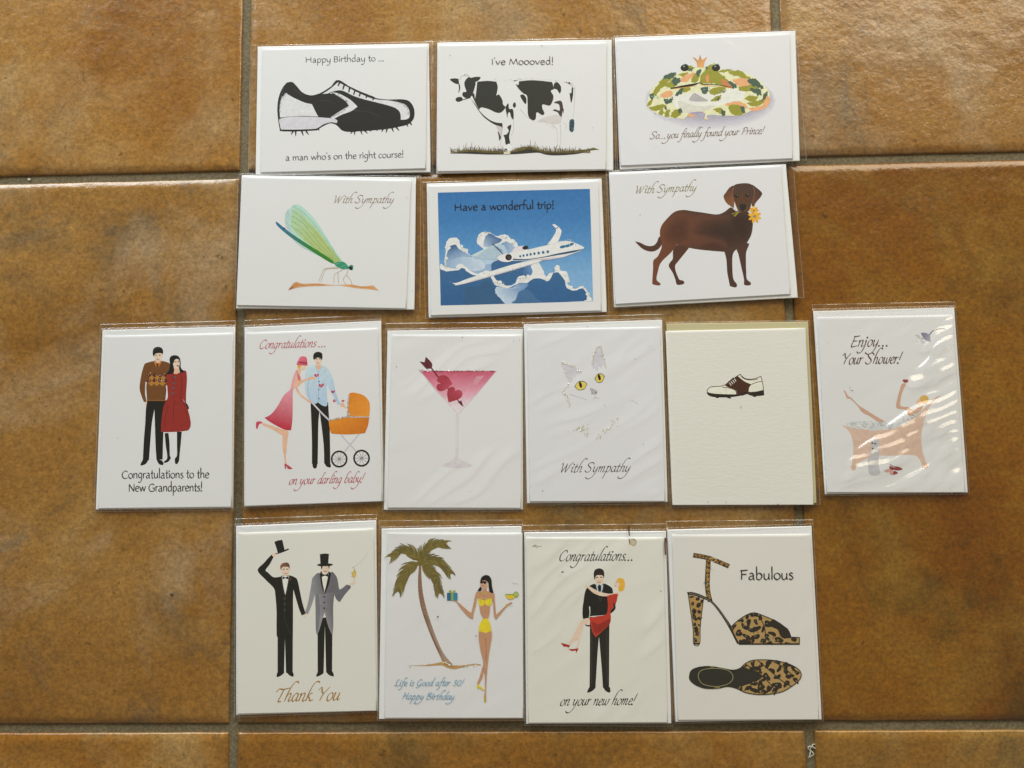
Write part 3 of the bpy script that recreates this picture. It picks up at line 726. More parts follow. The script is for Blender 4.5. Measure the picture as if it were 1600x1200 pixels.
p.fill('#2e2b22', '172,991* 340,975 450,982 600,990 700,976 780,954 850,958 930,982 1050,988 1200,986* 1300,972* 1200,995 1050,1006 960,1001 900,985 840,986 700,996 500,999 300,992')
R = random.Random(5)
for i in range(150):
    x = 180 + i * 7.6 + R.uniform(-3, 3)
    yb = 975 - 28 * math.exp(-((x - 820) / 90) ** 2) - (10 if 280 < x < 420 else 0)
    h = R.choice((18, 24, 30, 30, 45, 62 if R.random() < .35 else 28))
    if x > 1180: h *= .7
    p.line(R.choice(('#5f5329', '#4b4222', '#6b5d30')), 8, '%g,%g %g,%g %g,%g' % (x, yb + 8, x + R.uniform(-4, 4), yb - h * .5, x + R.uniform(-12, 12), yb - h), 1)
p.line('#4b4222', 5, '830,950 828,876|340,965 352,895|1085,970 1060,925|245,975 248,925|185,985 172,935', 1)
p.fill('#dedde0', '626,925 664,912 682,958 655,972 618,966')
p.fill('#cfc9ae', '612,978* 666,972* 662,995* 610,996*')
p.fill(K, '615,965* 628,945* 645,968*'); p.fill('#6b5a5c', '565,955* 590,950* 602,970* 570,968*')
p = c.pr('lettering'); p.text("I've Moooved!", PAP, 508, 267, 1018, 264, 34, '#322c22', .16, contrast=.45)
c.dust((175, 195, 6), (920, 115, 7), (1335, 785, 5)); c.finish()

# ================================================================== 3 frog prince
c = Card('white card with crowned green and orange frog above script about a Prince', (950, 40), 310 / 1583,
         [(55, 95), (1495, 40), (1532, 1078), (95, 1148)], [(68, 112), (1452, 62), (1477, 1060), (103, 1117)],
         [(38, 95), (1502, 38), (1584, 1075), (60, 1156)], lift=0.0008, seed=3, card=M_CARD_COOL, flap=False, wr=(.0005, -0.85, 1.1))
p = c.pr('printed_frog')
for i in range(9):
    g = 1 + .02 * (8 - i)
    p.ring('#a59cbc', 815, 575 + 6 * (8 - i) * .5, 470 + 7 * (8 - i), 165 + 8 * (8 - i), a=.055)
p.fill('#d9d9b4', '315,610 340,520 400,450 470,395 560,380 600,345 650,325 720,332 790,325 830,300 875,300 895,345 940,350 1050,365 1150,400 1230,460 1280,520 1292,570 1285,620 1240,665 1140,680 1060,715 930,718 800,712 790,745 768,742 775,700 700,690 640,715 600,745 560,738 500,735 400,705 345,675 318,645')
p.fill('#e2e1d4', '520,560 620,540 760,530 900,520 1030,500 1090,540 1060,600 950,620 800,660 650,672 540,645')
p.fill('#dad9d0', '560,600 700,640 850,640 780,680 700,690 600,690', .8)
p.fill('#b3afb1', '655,572 690,538 740,565 800,600 700,607 650,595', .85)
p.fill('#a89ab8', '640,698 720,686 770,690 700,702', .9)
OR, OL, DK = '#e3a273', '#8f8d2c', '#415a4c'
p.many(OR, '1120,655 1220,642 1268,560 1291,575 1285,620 1240,665 1150,680|580,420 640,385 690,380 680,410 620,450 575,450|420,545 500,520 512,560 440,580|1000,430 1090,418 1142,470 1080,492 1020,465|920,635 1010,605 1090,620 1112,662 1060,650 970,640|640,705 680,710 690,730 650,728', rag=10)
p.many(OL, '740,400 780,350 820,312 860,320 880,372 930,408 985,470 960,490 880,470 800,460 735,460|450,410 530,390 545,400 480,450 430,500 385,560 402,582 380,562 356,540 400,470|500,440 560,418 565,460 520,492 450,482|680,400 720,360 745,348 735,390 712,450 660,450|970,362 1060,358 1100,395 1140,425 1060,412 980,388|1040,492 1100,480 1170,470 1225,550 1150,522 1070,522|880,366 940,350 995,350 930,374|318,612 350,588 342,630 315,642|330,655 420,630 465,640 385,682', rag=10)
p.many(OL, '400,702 420,670 442,664 432,716|450,722 460,680 492,668 486,724|500,726 520,680 580,658 588,690 550,734|838,670 880,656 926,680 932,716 890,702|960,642 1020,630 1080,650 1087,706 1000,712|1090,580 1140,558 1190,570 1182,600 1222,590 1270,530 1272,552 1232,622 1170,642 1110,622 1150,610|800,522 840,500 900,488 942,500 870,552 820,546|820,602 860,565 902,558 892,596 850,602|640,320 690,335 670,358 630,360|565,390 610,375 640,380 600,405|580,500 640,490 660,510 600,530', rag=10)
p.many(DK, '480,385 530,375 542,398 470,430 440,412|520,422 572,418 562,466 520,472|560,518 604,498 578,550 530,562|440,590 480,585 516,568 516,602 470,627|700,370 746,345 720,402|1110,430 1180,428 1242,490 1200,497 1140,466|1130,502 1212,510 1217,552 1170,542|740,500 790,490 802,510 775,547 745,522|328,562 360,540 372,570 345,592|1250,540 1276,525 1262,572 1215,612|955,440 1000,455 1035,490 985,492|1060,640 1085,650 1086,700 1068,690|905,662 930,690 928,716 905,712|560,662 588,672 585,700 560,690|640,335 680,345 660,365|450,660 470,642 462,668|780,330 800,322 790,345|905,540 920,520 945,512 930,535|865,590 885,570 888,600', .97, rag=13)
p.fill('#c07a4c', '900,440 925,430 990,490 935,488'); p.fill('#d58a5e', '780,410 800,390 805,450 785,450')
p.line('#17140d', 10, '500,502 600,482 700,463 732,458 762,468 870,473 985,493', 5)
p.fill('#17140d', '498,505 560,484 700,460 700,474 600,494')
p.line('#d9a24a', 5, '740,472 800,480 900,488 990,498|520,505 620,492 700,480', 3)
for x in (612, 862):
    p.ring('#12140f', x, 337, 33, 27); p.ring('#8f9a94', x - 6, 326, 7, 5); p.line('#3a6a6a', 5, '%d,318 %d,308 %d,316' % (x - 18, x + 5, x + 26))
p.fill(('#b97a3c', '#dba468', 700, 250, 740, 330), '676,250* 700,262 720,280* 735,232* 750,276* 770,262 793,249* 770,290 766,332* 712,332* 706,292')
p.fill('#dfc7a8', '580,735 608,738 604,750 585,748'); p.fill('#dfc7a8', '768,738 798,738 796,750 772,748')
p.sparkle('440,430 540,390 700,360|380,560 480,590|740,500 930,520|850,300 870,305|340,545 360,570|470,600 510,580', 9, 3.2, ('#a0e0e0', '#ffffff', '#60a0a0'), 6, 7)
p = c.pr('lettering'); p.text('So...you finally found your Prince!', SCR, 335, 905, 1238, 862, 34, '#6d5344', .17, contrast=.6)
c.dust((375, 710, 7)); c.finish()

# ================================================================== 4 damselfly
c = Card('white card with green damselfly on a twig and brown With Sympathy script', (360, 260), 300 / 1532,
         [(90, 68), (1480, 88), (1468, 1142), (45, 1132)], [(95, 78), (1442, 108), (1404, 1135), (50, 1108)],
         [(62, 65), (1522, 78), (1515, 1150), (35, 1142)], lift=0.0012, seed=4, flap=False, wr=(.00010, .5, 1))
p = c.pr('printed_damselfly')
p.fill('#b4cccb', '490,340 452,352 435,400 440,470 480,560 560,640 700,712 790,745* 820,760* 600,560 490,420', .9)
p.line('#9dbcbc', 2, '445,390 480,440 560,540|440,430 500,520 640,640|450,360 500,450', a=.6)
p.fill('#abcfc3', '490,315 540,306 600,345 680,430 760,550 840,680 907,765* 830,772* 700,690 560,590 500,530 475,470 480,370')
p.fill(('#a6c9aa', '#a9ba74', 480, 350, 700, 560), '505,335 560,372 640,450 740,570 830,690 897,765* 830,768* 720,690 600,600 540,545 490,480 485,400')
for s_ in ('495,318 560,350 650,440 760,580 880,765', '488,350 560,400 660,510 770,640 868,765', '486,392 570,440 660,550 760,670 858,765', '484,435 550,470 640,570 740,680 848,765', '478,472 540,510 620,590 720,690 840,765'):
    p.line('#6f9c60', 4, s_, 3); p.sparkle(s_, 34, 2.6, ('#f4ffe8', '#c8e0b0', '#7aa070'), 2.5, 8)
p.fill(('#2d6b92', '#2d7a26', 380, 460, 640, 640), '360,444* 378,448 480,530 650,642 800,738 832,776* 790,764 620,658 480,565 380,480')
p.fill('#3c4f7a', '415,490 432,488 440,500 425,506')
p.fill('#2a8a68', '825,772* 860,762 905,763 935,790 945,815 915,822 880,816 845,797')
p.sparkle('850,775 920,800', 26, 3, ('#c0fff0', '#40b090'), 9, 9)
p.fill('#2a8a6a', '942,800 965,785 980,795 975,826 950,822'); p.fill('#101c18', '945,805 970,800 972,826 950,823')
p.line('#a3875f', 4, '870,805 800,810 755,816 735,842 705,920|865,815 770,820 746,850 722,922|905,820 860,845 830,866 826,936|858,848 862,932|940,825 925,866 900,906 935,956|926,866 960,910 970,942', 3)
p.fill(('#b98357', '#cf9a68', 460, 980, 600, 940), '460,990* 500,935 530,922 580,936 700,933 820,946 960,942 1040,956 1140,950* 1187,993* 1120,982 1000,971 880,951 800,952 640,957 540,967')
p.line('#85583a', 3, '480,975 520,950 600,948|640,945 760,948|960,950 1060,965 1150,972|520,940 545,940', 2)
p.fill('#8a5a3c', '460,990* 478,968 505,962 490,975')
p = c.pr('lettering'); p.text('With Sympathy', SCR, 818, 292, 1300, 292, 36, '#735341', .17)
c.dust((1455, 997, 5), (1410, 250, 4)); c.finish()

# ================================================================== 5 jet
c = Card('white bordered card with blue sky, white private jet and clouds, wonderful trip', (655, 270), 300 / 1532,
         [(60, 85), (1455, 45), (1498, 1110), (75, 1155)], [(74, 100), (1432, 60), (1456, 1100), (92, 1138)],
         [(25, 75), (1492, 38), (1516, 1115), (48, 1166)], lift=0.0, seed=5, flap=False, wr=(.00012, .4, 1))
p = c.pr('printed_sky')
tl, tr, br, bl = (148, 158), (1362, 128), (1388, 1025), (168, 1062)
def qd(u, v): return tuple(tl[i] + (tr[i] - tl[i]) * u + (bl[i] - tl[i]) * v + (tl[i] - tr[i] + br[i] - bl[i]) * u * v for i in (0, 1))
st = ['#2c6aa6', '#3674ae', '#5089be', '#74a2cd', '#82abd2']
for i in range(4):
    p.poly([qd(0, i / 4), qd(1, i / 4), qd(1, (i + 1) / 4), qd(0, (i + 1) / 4)], (st[i], st[i + 1], *qd(.5, i / 4), *qd(.5, (i + 1) / 4)))
p = c.pr('printed_clouds')
WC = '#dfe1e4'
def LIM(x, y):
    x = max(150 + (y - 158) * .0221 + 1, min(1361 + (y - 128) * .029, x)); return x, min(y, 1061 - (x - 168) * .0303)
p.fill(WC, '210,640 215,560 250,520 300,520 325,560 330,590 385,610 390,640 420,660 470,640 510,610 465,560 470,500 510,472 560,475 620,505 680,492 730,525 780,560 790,620 740,650 640,690 560,740 480,790 400,790 300,760 220,770 200,710', rag=5, box=(172, 1012, 1375))
p.feather(('#37618f', '#8fa9c8', 270, 590, 300, 680), '222,640 240,590 290,575 320,610 380,640 420,665 520,690 600,680 620,740 560,800 440,800 330,780 230,775 215,700', LIM)
p.feather(('#3a6090', '#a5b8d0', 590, 520, 520, 590), '515,560 530,500 570,485 620,515 660,530 640,560 600,575 560,595 520,590', LIM)
p.feather(('#6f8fb6', '#a8bbd2', 660, 560, 780, 600), '640,580 690,550 760,570 788,600 740,640 690,660 660,620', LIM)
p.feather('#a9c0d8', '420,665 520,610 640,570 690,600 700,650 640,690 600,720 520,730 470,700', LIM)
p.feather(('#94adcb', '#bccbdd', 300, 700, 420, 720), '260,700 340,670 440,680 520,720 510,770 420,780 300,760 250,740', LIM)
p.fill(WC, '165,745 215,760 300,765 330,725 370,750 420,790 470,805 540,780 600,830 640,870 690,890 740,900 780,860 800,820 850,815 880,840 900,720 950,715 990,780 1010,830 1040,800 1080,790 1090,740 1115,740 1130,780 1175,790 1195,850 1185,890 1240,925 1300,905 1340,940 1360,980 1385,1020* 1320,1026* 168,1062*', rag=5, box=(172, 1012, 1375))
p.feather('#31608f', '585,720 640,695 780,700 880,740 900,790 850,815 790,830 760,880 700,900 620,860 590,820 575,770', LIM)
p.feather(('#5d86b4', '#31608f', 890, 760, 820, 800), '840,740 885,745 905,790 880,825 830,815', LIM)
p.feather(('#31618f', '#2a5a8c', 300, 800, 300, 1000), '163,765* 220,785 300,775 345,760 400,800 460,820 540,800 575,840 600,890 640,905 700,920 745,905 800,880 860,880 900,850 960,840 1020,865 1050,840 1070,800 1110,795 1140,830 1165,870 1180,920 1240,940 1300,920 1335,960 1335,1010 1300,1028* 168,1062*', LIM)
p.feather('#2d5880', '365,1000 360,940 400,910 480,905 500,870 560,865 585,900 610,950 640,1000 690,1030 690,1046* 370,1056*', LIM)
p.feather(('#b6c6da', '#6288b6', 710, 960, 820, 900), '610,960 620,910 690,920 750,910 800,880 870,890 830,940 790,980 760,1040 690,1045 650,1005', LIM)
p.feather('#3e6894', '750,1042 770,1010 800,950 860,930 900,960 930,1000 980,1036*', LIM)
p.line(WC, 16, '170,750 300,772 345,745 400,790 470,812', 8)
R = random.Random(8)
for x, y, r in ((232, 600, 24), (262, 548, 30), (300, 545, 26), (330, 590, 20), (365, 618, 20), (485, 560, 24), (492, 510, 26), (535, 490, 24), (690, 512, 24), (735, 545, 24), (770, 580, 18), (215, 690, 18), (318, 745, 24), (820, 845, 26), (862, 832, 20), (940, 745, 26), (965, 800, 24), (1020, 845, 20), (1100, 765, 24), (1150, 800, 22), (1182, 860, 20), (1210, 918, 18), (1345, 965, 18), (640, 880, 20), (545, 795, 20)):
    for k in range(3): p.ring(('#d3d9e0', '#dde0e4', '#e2e4e6')[k], x + R.uniform(-9, 9), y + R.uniform(-9, 5), r * R.uniform(.55, .85), r * R.uniform(.45, .7))
p.sparkle('220,600 260,530 310,530 330,590 385,630|470,520 520,478 560,480|640,510 720,520 770,570|210,680 215,760|600,870 680,890|800,850 860,830|930,780 990,810 1090,760 1150,800 1190,870|1200,915 1300,910 1350,970 1380,1015|700,790 850,745 980,695', 24, 3, ('#ffffff', '#90a8a0', '#d0e0d8'), 7, 10)
p = c.pr('printed_jet'); WJ = '#e2dbdf'
p.fill('#c6d6e2', '410,662* 560,590 660,548* 600,600* 470,668*', .9)
p.fill('#b8cde0', '430,680* 600,575 650,640 700,660 640,690* 520,690*', .7)
p.line('#1d3c5a', 8, '590,572 672,652', 7); p.line('#33475c', 4, '618,590 632,600|632,598 640,614|644,606 652,622|655,612 668,628|580,575 592,566')
p.fill(WJ, '1020,572* 1055,530 1090,470 1085,440 1062,415* 1080,410 1120,440 1135,465 1125,510 1100,565*')
p.line('#22425c', 6, '1086,445 1108,436')
p.fill('#d7cfd5', '745,620 770,595 830,582 868,590 860,615 800,640 750,640')
p.fill('#17222a', '822,600 840,583 866,585 868,605 840,614')
p.fill(WJ, '690,700* 720,640 800,630 900,605 1040,572 1120,548 1190,545 1230,555 1290,580 1318,597* 1300,612 1240,640 1080,672 960,692 840,700 760,702')
p.fill('#27506f', '745,684* 850,688 980,672 1120,640 1310,606* 1240,634 1090,660 960,682 850,697 750,697*')
p.fill(('#d9d2d8', '#a9a2ae', 1000, 670, 1000, 700), '840,700* 960,690 1090,666 1240,640* 1150,672 1050,692 940,705')
p.fill('#ddd6da', '622,680 660,652 720,645 745,660 748,690 720,710 660,708')
p.ring('#1d1c1e', 713, 674, 26, 25); p.ring('#3b3034', 716, 674, 16, 15)
p.fill(WJ, '228,858* 285,880 400,840 560,790 700,745 800,718* 900,700 985,695* 940,718 800,755 600,812 400,870 300,898 285,892*')
p.fill('#c3bcc6', '300,898* 400,868 600,810 800,753 940,716* 800,762 600,820 400,876')
for i, x in enumerate((806, 832, 861, 889, 919, 953, 989, 1026)): p.ring('#2b6286', x, 666 - i * 5.2, 8 + i * .35, 10 + i * .3)
p.fill('#2a6c92', '1122,588 1150,578 1165,580 1160,598 1130,602'); p.fill('#2a6c92', '1160,580* 1200,565 1222,558* 1236,566 1210,585 1172,595'); p.line('#e8e4e8', 3, '1195,566 1205,588')
p.ring('#333338', 1250, 576, 4, 4)
p.sparkle('1060,568 1130,545 1200,540 1240,560', 30, 3, ('#ffffff', '#a0c0c0'), 4, 11)
p = c.pr('lettering'); p.text('Have a wonderful trip!', PAP, 282, 303, 1078, 284, 38, '#0c0e20', .20, contrast=.4)
c.finish()

# ================================================================== 6 dog
c = Card('white card with brown dog holding yellow flower and olive With Sympathy script', (940, 250), .2,
         [(58, 95), (1440, 32), (1535, 1075), (98, 1150)], [(62, 102), (1402, 42), (1478, 1048), (108, 1127)],
         [(36, 92), (1495, 22), (1582, 1076), (88, 1162)], lift=0.0012, seed=6, flap=False, card=M_CARD_COOL, wr=(.00012, 1.3, 1))
p = c.pr('printed_dog'); D1 = '#4c2b1d'
p.fill('#4a2b1e', '260,635* 300,645 350,668 400,670 430,645 450,600 480,620 465,670 430,705 385,716 330,700 290,668')
p.fill('#4b2a1c', '560,700 600,660 690,665 680,690 640,740 600,790 575,825 580,870 600,920 610,935 640,945 642,968 590,974 575,930 555,880 525,830 535,800 556,770')
p.fill('#472b20', '1060,690 1150,650 1130,720 1128,800 1130,870 1135,930 1165,958 1160,978 1115,975 1112,930 1090,830 1070,740')
p.fill(('#6a3a22', '#432a20', 420, 600, 760, 560), '640,390 570,405 500,470 465,520 455,580 470,670 440,750 405,785 402,850 396,950 402,972 450,980 460,965 430,935 440,870 465,800 540,725 590,660* 680,685 780,702 960,718* 975,780 982,880 998,960 1005,985 1050,995 1056,970 1030,930 1022,850 1025,740 1060,695 1120,680 1140,640 1170,580 1182,480 1160,420 1120,400 1050,400 1010,370 960,405 900,425 800,412 700,398')
p.soft('#3f2a22', '700,560 800,470 980,460 1100,480 1140,560 1110,650 1000,690 960,640 800,600', .55)
p.soft('#573424', '480,560 560,460 660,440 690,520 680,620 600,660 500,640', .45)
p.soft('#5d3421', '760,690 840,640 920,650 970,710', .5)
p.soft('#3e281f', '1010,380 1080,400 1150,420 1182,480 1172,580 1120,640 1040,560 1000,460', .6)
p.fill(('#7a4a28', '#4a2c1e', 1010, 320, 960, 240), '1035,200 1000,215 970,255 953,285 975,335 1025,372 1032,380 1040,300 1045,230')
p.fill(('#3f2820', '#5a3826', 1240, 240, 1180, 320), '1170,195 1215,220 1252,255 1245,285 1200,340 1192,372 1172,350 1165,270')
p.fill('#452e24', '1035,200 1070,185 1140,182 1180,200 1195,250 1175,300 1160,380 1130,408 1080,408 1055,370 1030,290 1028,240')
p.soft('#6e4628', '1035,270 1080,255 1130,255 1165,275 1160,340 1145,385 1105,405 1070,390 1040,330', .8)
p.soft('#805430', '1060,370 1085,345 1130,345 1150,375 1130,402 1080,404', .8)
p.line('#8a5c34', 5, '1030,215 1020,280 1028,360|1185,210 1195,260 1180,330', 2)
p.ring('#1a110e', 1056, 282, 18, 13); p.ring('#1a110e', 1138, 276, 18, 13); p.ring('#9a8a80', 1062, 277, 4, 3); p.ring('#9a8a80', 1143, 271, 4, 3)
p.fill('#1d1c1e', '1075,355 1090,345 1120,345 1132,358 1125,385 1105,398 1085,388'); p.line('#2b1c18', 5, '1105,395 1102,405 1075,410|1102,405 1135,408')
p.line('#9a8a26', 6, '1015,422 1050,412 1085,408|1030,438 1062,412|1040,442 1068,412', 4)
for k in range(8):
    t = k * .785 + .3; p.ring('#dd9d28' if k % 2 else '#e6ac34', 1196 + 30 * math.cos(t), 440 + 32 * math.sin(t), 23, 11, rot=t)
for k in range(7):
    t = k * .9 + .1; p.ring('#e6b040' if k % 2 else '#d89422', 1190 + 22 * math.cos(t), 390 + 15 * math.sin(t), 15, 8, rot=t)
p.ring('#4a4238', 1194, 440, 11, 9); p.ring('#5a4a2a', 1190, 396, 6, 5); p.sparkle('1188,438 1202,442', 12, 3, ('#ffffff', '#808878'), 4, 12)
p = c.pr('lettering'); p.text('With Sympathy', SCR, 258, 262, 738, 240, 36, '#7d7240', .17)
c.dust((300, 432, 5)); c.finish()
SKIN = '#dcae92'; SK2 = '#e4c3b0'
# ================================================================== 7 grandparents
K7 = 240 / 900
c = Card('white card with couple in argyle sweater and red coat, for New Grandparents', (140, 490), K7,
         [(75, 97), (852, 76), (838, 1140), (35, 1148)], [(86, 130), (840, 114), (832, 1133), (50, 1142)],
         [(64, 63), (856, 42), (848, 1152), (26, 1161)], lift=0, seed=7, wr=(.00010, .5, 1))
p = c.pr('printed_couple'); B7 = '#15130f'
p.fill(SK2, '325,515 340,515 338,536 328,538')
p.fill(B7, '338,508* 450,508* 440,600 432,700 428,855* 392,857* 386,760 380,560* 365,640 355,760 348,858* 312,858* 318,740 326,640 330,560')
p.fill(B7, '312,855* 345,856* 330,880 305,890 298,884'); p.fill(B7, '392,855* 422,860 434,880 425,888 405,880')
p.fill('#6b4018', '330,290 375,278* 398,320* 422,277* 455,285 470,300 468,380 448,440 442,512* 337,512* 334,430 328,400 325,470 335,512 318,518* 300,470 293,430 303,360 318,305')
p.line('#3f2710', 4, '332,392 334,440 338,505|448,440 442,512', 3)
p.line('#8a5a20', 5, '338,508 442,509')
p.line('#e8e2d8', 5, '333,400 328,460 333,510|449,420 452,460', 2, a=.8)
for r in range(2):
    for i in range(4):
        x0, y0 = 348 + i * 33, 360 + r * 32
        if x0 < 460: p.fill('#4a1d1c', '%d,%d* %d,%d* %d,%d* %d,%d*' % (x0 - 12, y0, x0, y0 - 13, x0 + 12, y0, x0, y0 + 13))
        x0 += 16; y0 += 16
        if x0 < 445: p.fill('#a8742e', '%d,%d* %d,%d* %d,%d* %d,%d*' % (x0 - 16, y0, x0, y0 - 16, x0 + 16, y0, x0, y0 + 16))
for i in range(3): p.fill('#a8742e', '%d,%d* %d,%d* %d,%d* %d,%d*' % (342 + i * 33, 408, 358 + i * 33, 392, 374 + i * 33, 408, 358 + i * 33, 424))
p.sparkle('345,360 445,360|345,392 445,392', 14, 3.5, ('#f0b050', '#ffffff', '#a03030'), 5, 13)
p.fill('#b9792c', '375,278* 386,276 398,300 412,276 424,278* 412,300 398,322* 384,300'); p.fill('#5a2a14', '392,290 404,290 402,312 397,320 393,312')
p.fill(SKIN, '386,262* 412,262* 414,282 400,292 386,282')
p.fill(SK2, '376,225 400,215 426,225 425,255 414,272 400,280 386,272 377,252')
p.fill(B7, '370,240 372,212 385,198 405,195 424,203 431,222 427,242* 420,232 395,232 382,240 377,252*')
p.line('#4a3a36', 5, '384,244 394,243|406,243 416,243'); p.line('#b06a60', 5, '392,268 408,268'); p.line('#c79a84', 2, '400,246 397,258 403,259')
p.line('#4a4a4c', 2, '378,215 395,205 415,210', a=.7)
p.fill(B7, '440,700* 462,700* 468,760 470,830 476,845 460,868 440,874 436,866 455,845 446,770')
p.fill(B7, '512,692* 540,692* 534,760 526,840 524,860 514,880 502,878 500,850 512,830 512,760')
p.fill(B7, '556,515 575,535 582,555 572,562 560,545')
p.fill('#8c241c', '452,352* 480,348 530,345 556,333 568,345 570,400 566,460 565,520* 555,522* 548,500 575,560 590,620 592,655 582,678 568,686 510,692 460,694 418,694* 420,640 430,560 445,515 458,488 455,430')
p.line('#661812', 4, '500,510 492,560 490,640|535,480 540,520|460,540 445,600 440,660|545,510 562,560 570,610|490,350 490,480|540,370 538,440 532,500', 2, a=.8)
p.many('#5a4a52', '492,368 506,368 504,380 494,380|488,402 500,402 498,414 488,414|482,430 496,430 494,443 484,443|478,462 494,462 492,474 480,474')
p.fill(SKIN, '490,320* 520,318 522,346 506,354 490,346')
p.fill(B7, '450,352 466,330 470,290 468,265 480,248 505,244 525,255 533,280 535,318 556,340 530,348* 524,320 520,290 500,285* 492,300 495,340 478,354')
p.fill(SK2, '488,275 505,262 522,270 528,290 524,310 512,322 498,316 490,300'); p.fill(B7, '482,285 490,256 512,250 530,275 516,266 500,270 492,290')
p.line('#3a2a28', 5, '500,284 508,282|516,281 524,280'); p.ring('#8a2a2a', 516, 306, 6, 4)
p = c.pr('lettering'); p.text('Congratulations to the', PAP, 188, 966, 702, 963, 31, '#222224', .17, contrast=.45)
p = c.pr('lettering'); p.text('New Grandparents!', PAP, 228, 1043, 662, 1040, 31, '#222224', .17, contrast=.45)
c.dust((168, 728, 4)); c.finish()

# ================================================================== 8 darling baby
c = Card('white card with pink dressed woman, man and orange pram, on your darling baby', (370, 490), K7,
         [(45, 80), (845, 42), (858, 1098), (42, 1132)], [(56, 112), (826, 85), (852, 1100), (46, 1128)],
         [(44, 40), (846, 8), (868, 1105), (36, 1143)], lift=0.0004, seed=8, wr=(.00009, .5, 1))
p = c.pr('printed_man'); B8 = '#17170f'
p.fill(B8, '432,520* 535,520* 540,600 545,690 548,878* 512,878* 508,760 485,570* 478,640 476,760 474,882* 440,880* 440,740 436,620')
p.fill(B8, '443,876* 472,878* 468,900 458,908 446,900'); p.fill(B8, '512,874* 545,874* 552,892 545,902 525,895')
p.fill(('#bcd0e4', '#a9bfd8', 420, 330, 520, 520), '415,318 445,305 462,300* 480,340* 498,300* 530,318 550,350 566,390 575,440 590,490 606,525* 592,535 570,490 540,440 530,400* 528,460 530,535 505,540 475,520* 455,530 425,520 408,480 398,420 402,360')
p.line('#93abc8', 3, '480,340 480,400 478,520|425,380 415,440 430,510|462,303 470,330 480,342 492,325 498,303', 2, a=.8)
for y in (398, 446, 498): p.ring('#3a4658', 481, y, 4, 4)
p.fill(SKIN, '604,525 625,527 636,545 640,556 625,548 610,545'); p.fill('#d8a830', '630,548 640,550 640,558')
p.fill(SKIN, '465,290* 490,290* 492,315 480,332 466,315')
p.fill(SK2, '453,255 475,245 500,255 498,280 490,295 476,302 462,294'); p.fill(B8, '450,270 448,245 460,228 482,224 500,235 502,262* 495,275 492,262 470,258 460,265')
p.line('#3a302c', 5, '462,266 472,265|482,265 492,265'); p.line('#b06a60', 5, '470,290 484,290')
p = c.pr('printed_woman')
p.fill(SKIN, '150,640 200,655 255,675 300,690 298,715 265,712 210,680 150,652'); p.fill(SKIN, '270,690 300,690 298,730 292,790 288,850 294,882 284,890 278,850 268,780 268,730')
p.fill('#c0405a', '115,636 140,632 150,640 132,648 122,672 113,672'); p.fill('#b03a50', '280,880 295,885 326,908 300,910 290,892 288,910 282,908')
p.fill(('#e59aa8', '#b3253c', 320, 420, 250, 660), '345,335* 356,328 350,360 362,390 372,400 368,420 335,440 328,470 328,540 326,620 318,684* 280,680 220,650 180,625 162,610* 200,590 240,540 275,480 312,445 318,420 328,380')
p.fill('#d2687c', '352,330* 362,345 374,378 372,400 355,404 345,380')
p.fill(SKIN, '350,340 344,370 330,420 322,440 345,430 390,402 420,388 455,385 462,376 440,368 415,378 370,392 358,385')
p.fill(SKIN, '345,432 355,432 375,470 420,505 440,515 432,524 410,512 370,480 350,455')
p.fill(SKIN, '360,318* 375,320* 374,345 366,360 356,345'); p.fill(SK2, '372,300 398,300 405,315 398,328 380,330 370,320')
p.fill('#d8a640', '356,300 375,302 372,318 358,320')
p.fill(('#dd7084', '#bf4860', 370, 255, 400, 300), '350,298 362,270 372,254 395,250 410,262 414,305* 385,304 365,302'); p.line('#86243c', 7, '362,284 385,288 412,290')
for x, y, r_ in ((467, 362, 13), (495, 421, 15), (564, 458, 11), (572, 512, 9), (622, 512, 9)):
    p.fill('#c04058', '%g,%g* %g,%g %g,%g %g,%g %g,%g* %g,%g %g,%g' % (x, y - r_ * .2, x + r_ * .6, y - r_ * .8, x + r_ * 1.1, y - r_ * .2, x + r_ * .5, y + r_ * .4, x, y + r_ * .9, x - r_, y + r_ * .1, x - r_ * .7, y - r_ * .7))
    p.sparkle('%g,%g %g,%g' % (x - 4, y, x + 4, y), 5, 2.6, ('#ffd0e0', '#902040'), 4, int(x))
p = c.pr('printed_pram')
p.line('#c9c4cc', 9, '440,520 500,585 545,628'); p.line('#bdb6c0', 7, '612,712 700,808|718,705 632,808')
p.fill(('#dd8a26', '#c46f14', 560, 620, 600, 700), '538,626* 600,612 655,605* 775,608* 770,650 755,690 740,702 650,708 570,704 550,695 542,660')
p.fill(('#d07e1e', '#dc8c2c', 660, 470, 770, 560), '658,602* 652,560 655,480 668,464 700,465 745,480 775,515 780,560 776,606*')
p.line('#b3b0ac', 7, '540,626 600,612 655,605 776,607'); p.line('#b3b0ac', 6, '655,603 650,560 656,480')
p.sparkle('540,626 600,612 655,605 776,607|655,603 650,560 656,480', 60, 3, ('#ffffff', '#c8a890', '#908880'), 3, 14)
for x, y in ((600, 852), (731, 847)):
    for k in range(5):
        t = k * .628; p.line('#9c97a0', 3, '%g,%g %g,%g' % (x - 42 * math.cos(t), y - 42 * math.sin(t), x + 42 * math.cos(t), y + 42 * math.sin(t)))
    p.line('#16150f', 10, ' '.join('%g,%g' % (x + 44 * math.cos(i * .5236), y + 45 * math.sin(i * .5236)) for i in range(12)), closed=True); p.ring('#8c8790', x, y, 8, 8)
p = c.pr('lettering'); p.text('Congratulations ...', SCR, 128, 206, 528, 194, 31, '#b34c5c', .17)
p = c.pr('lettering'); p.text('on your darling baby!', SCR, 303, 1002, 738, 988, 31, '#b0455a', .17)
c.finish()

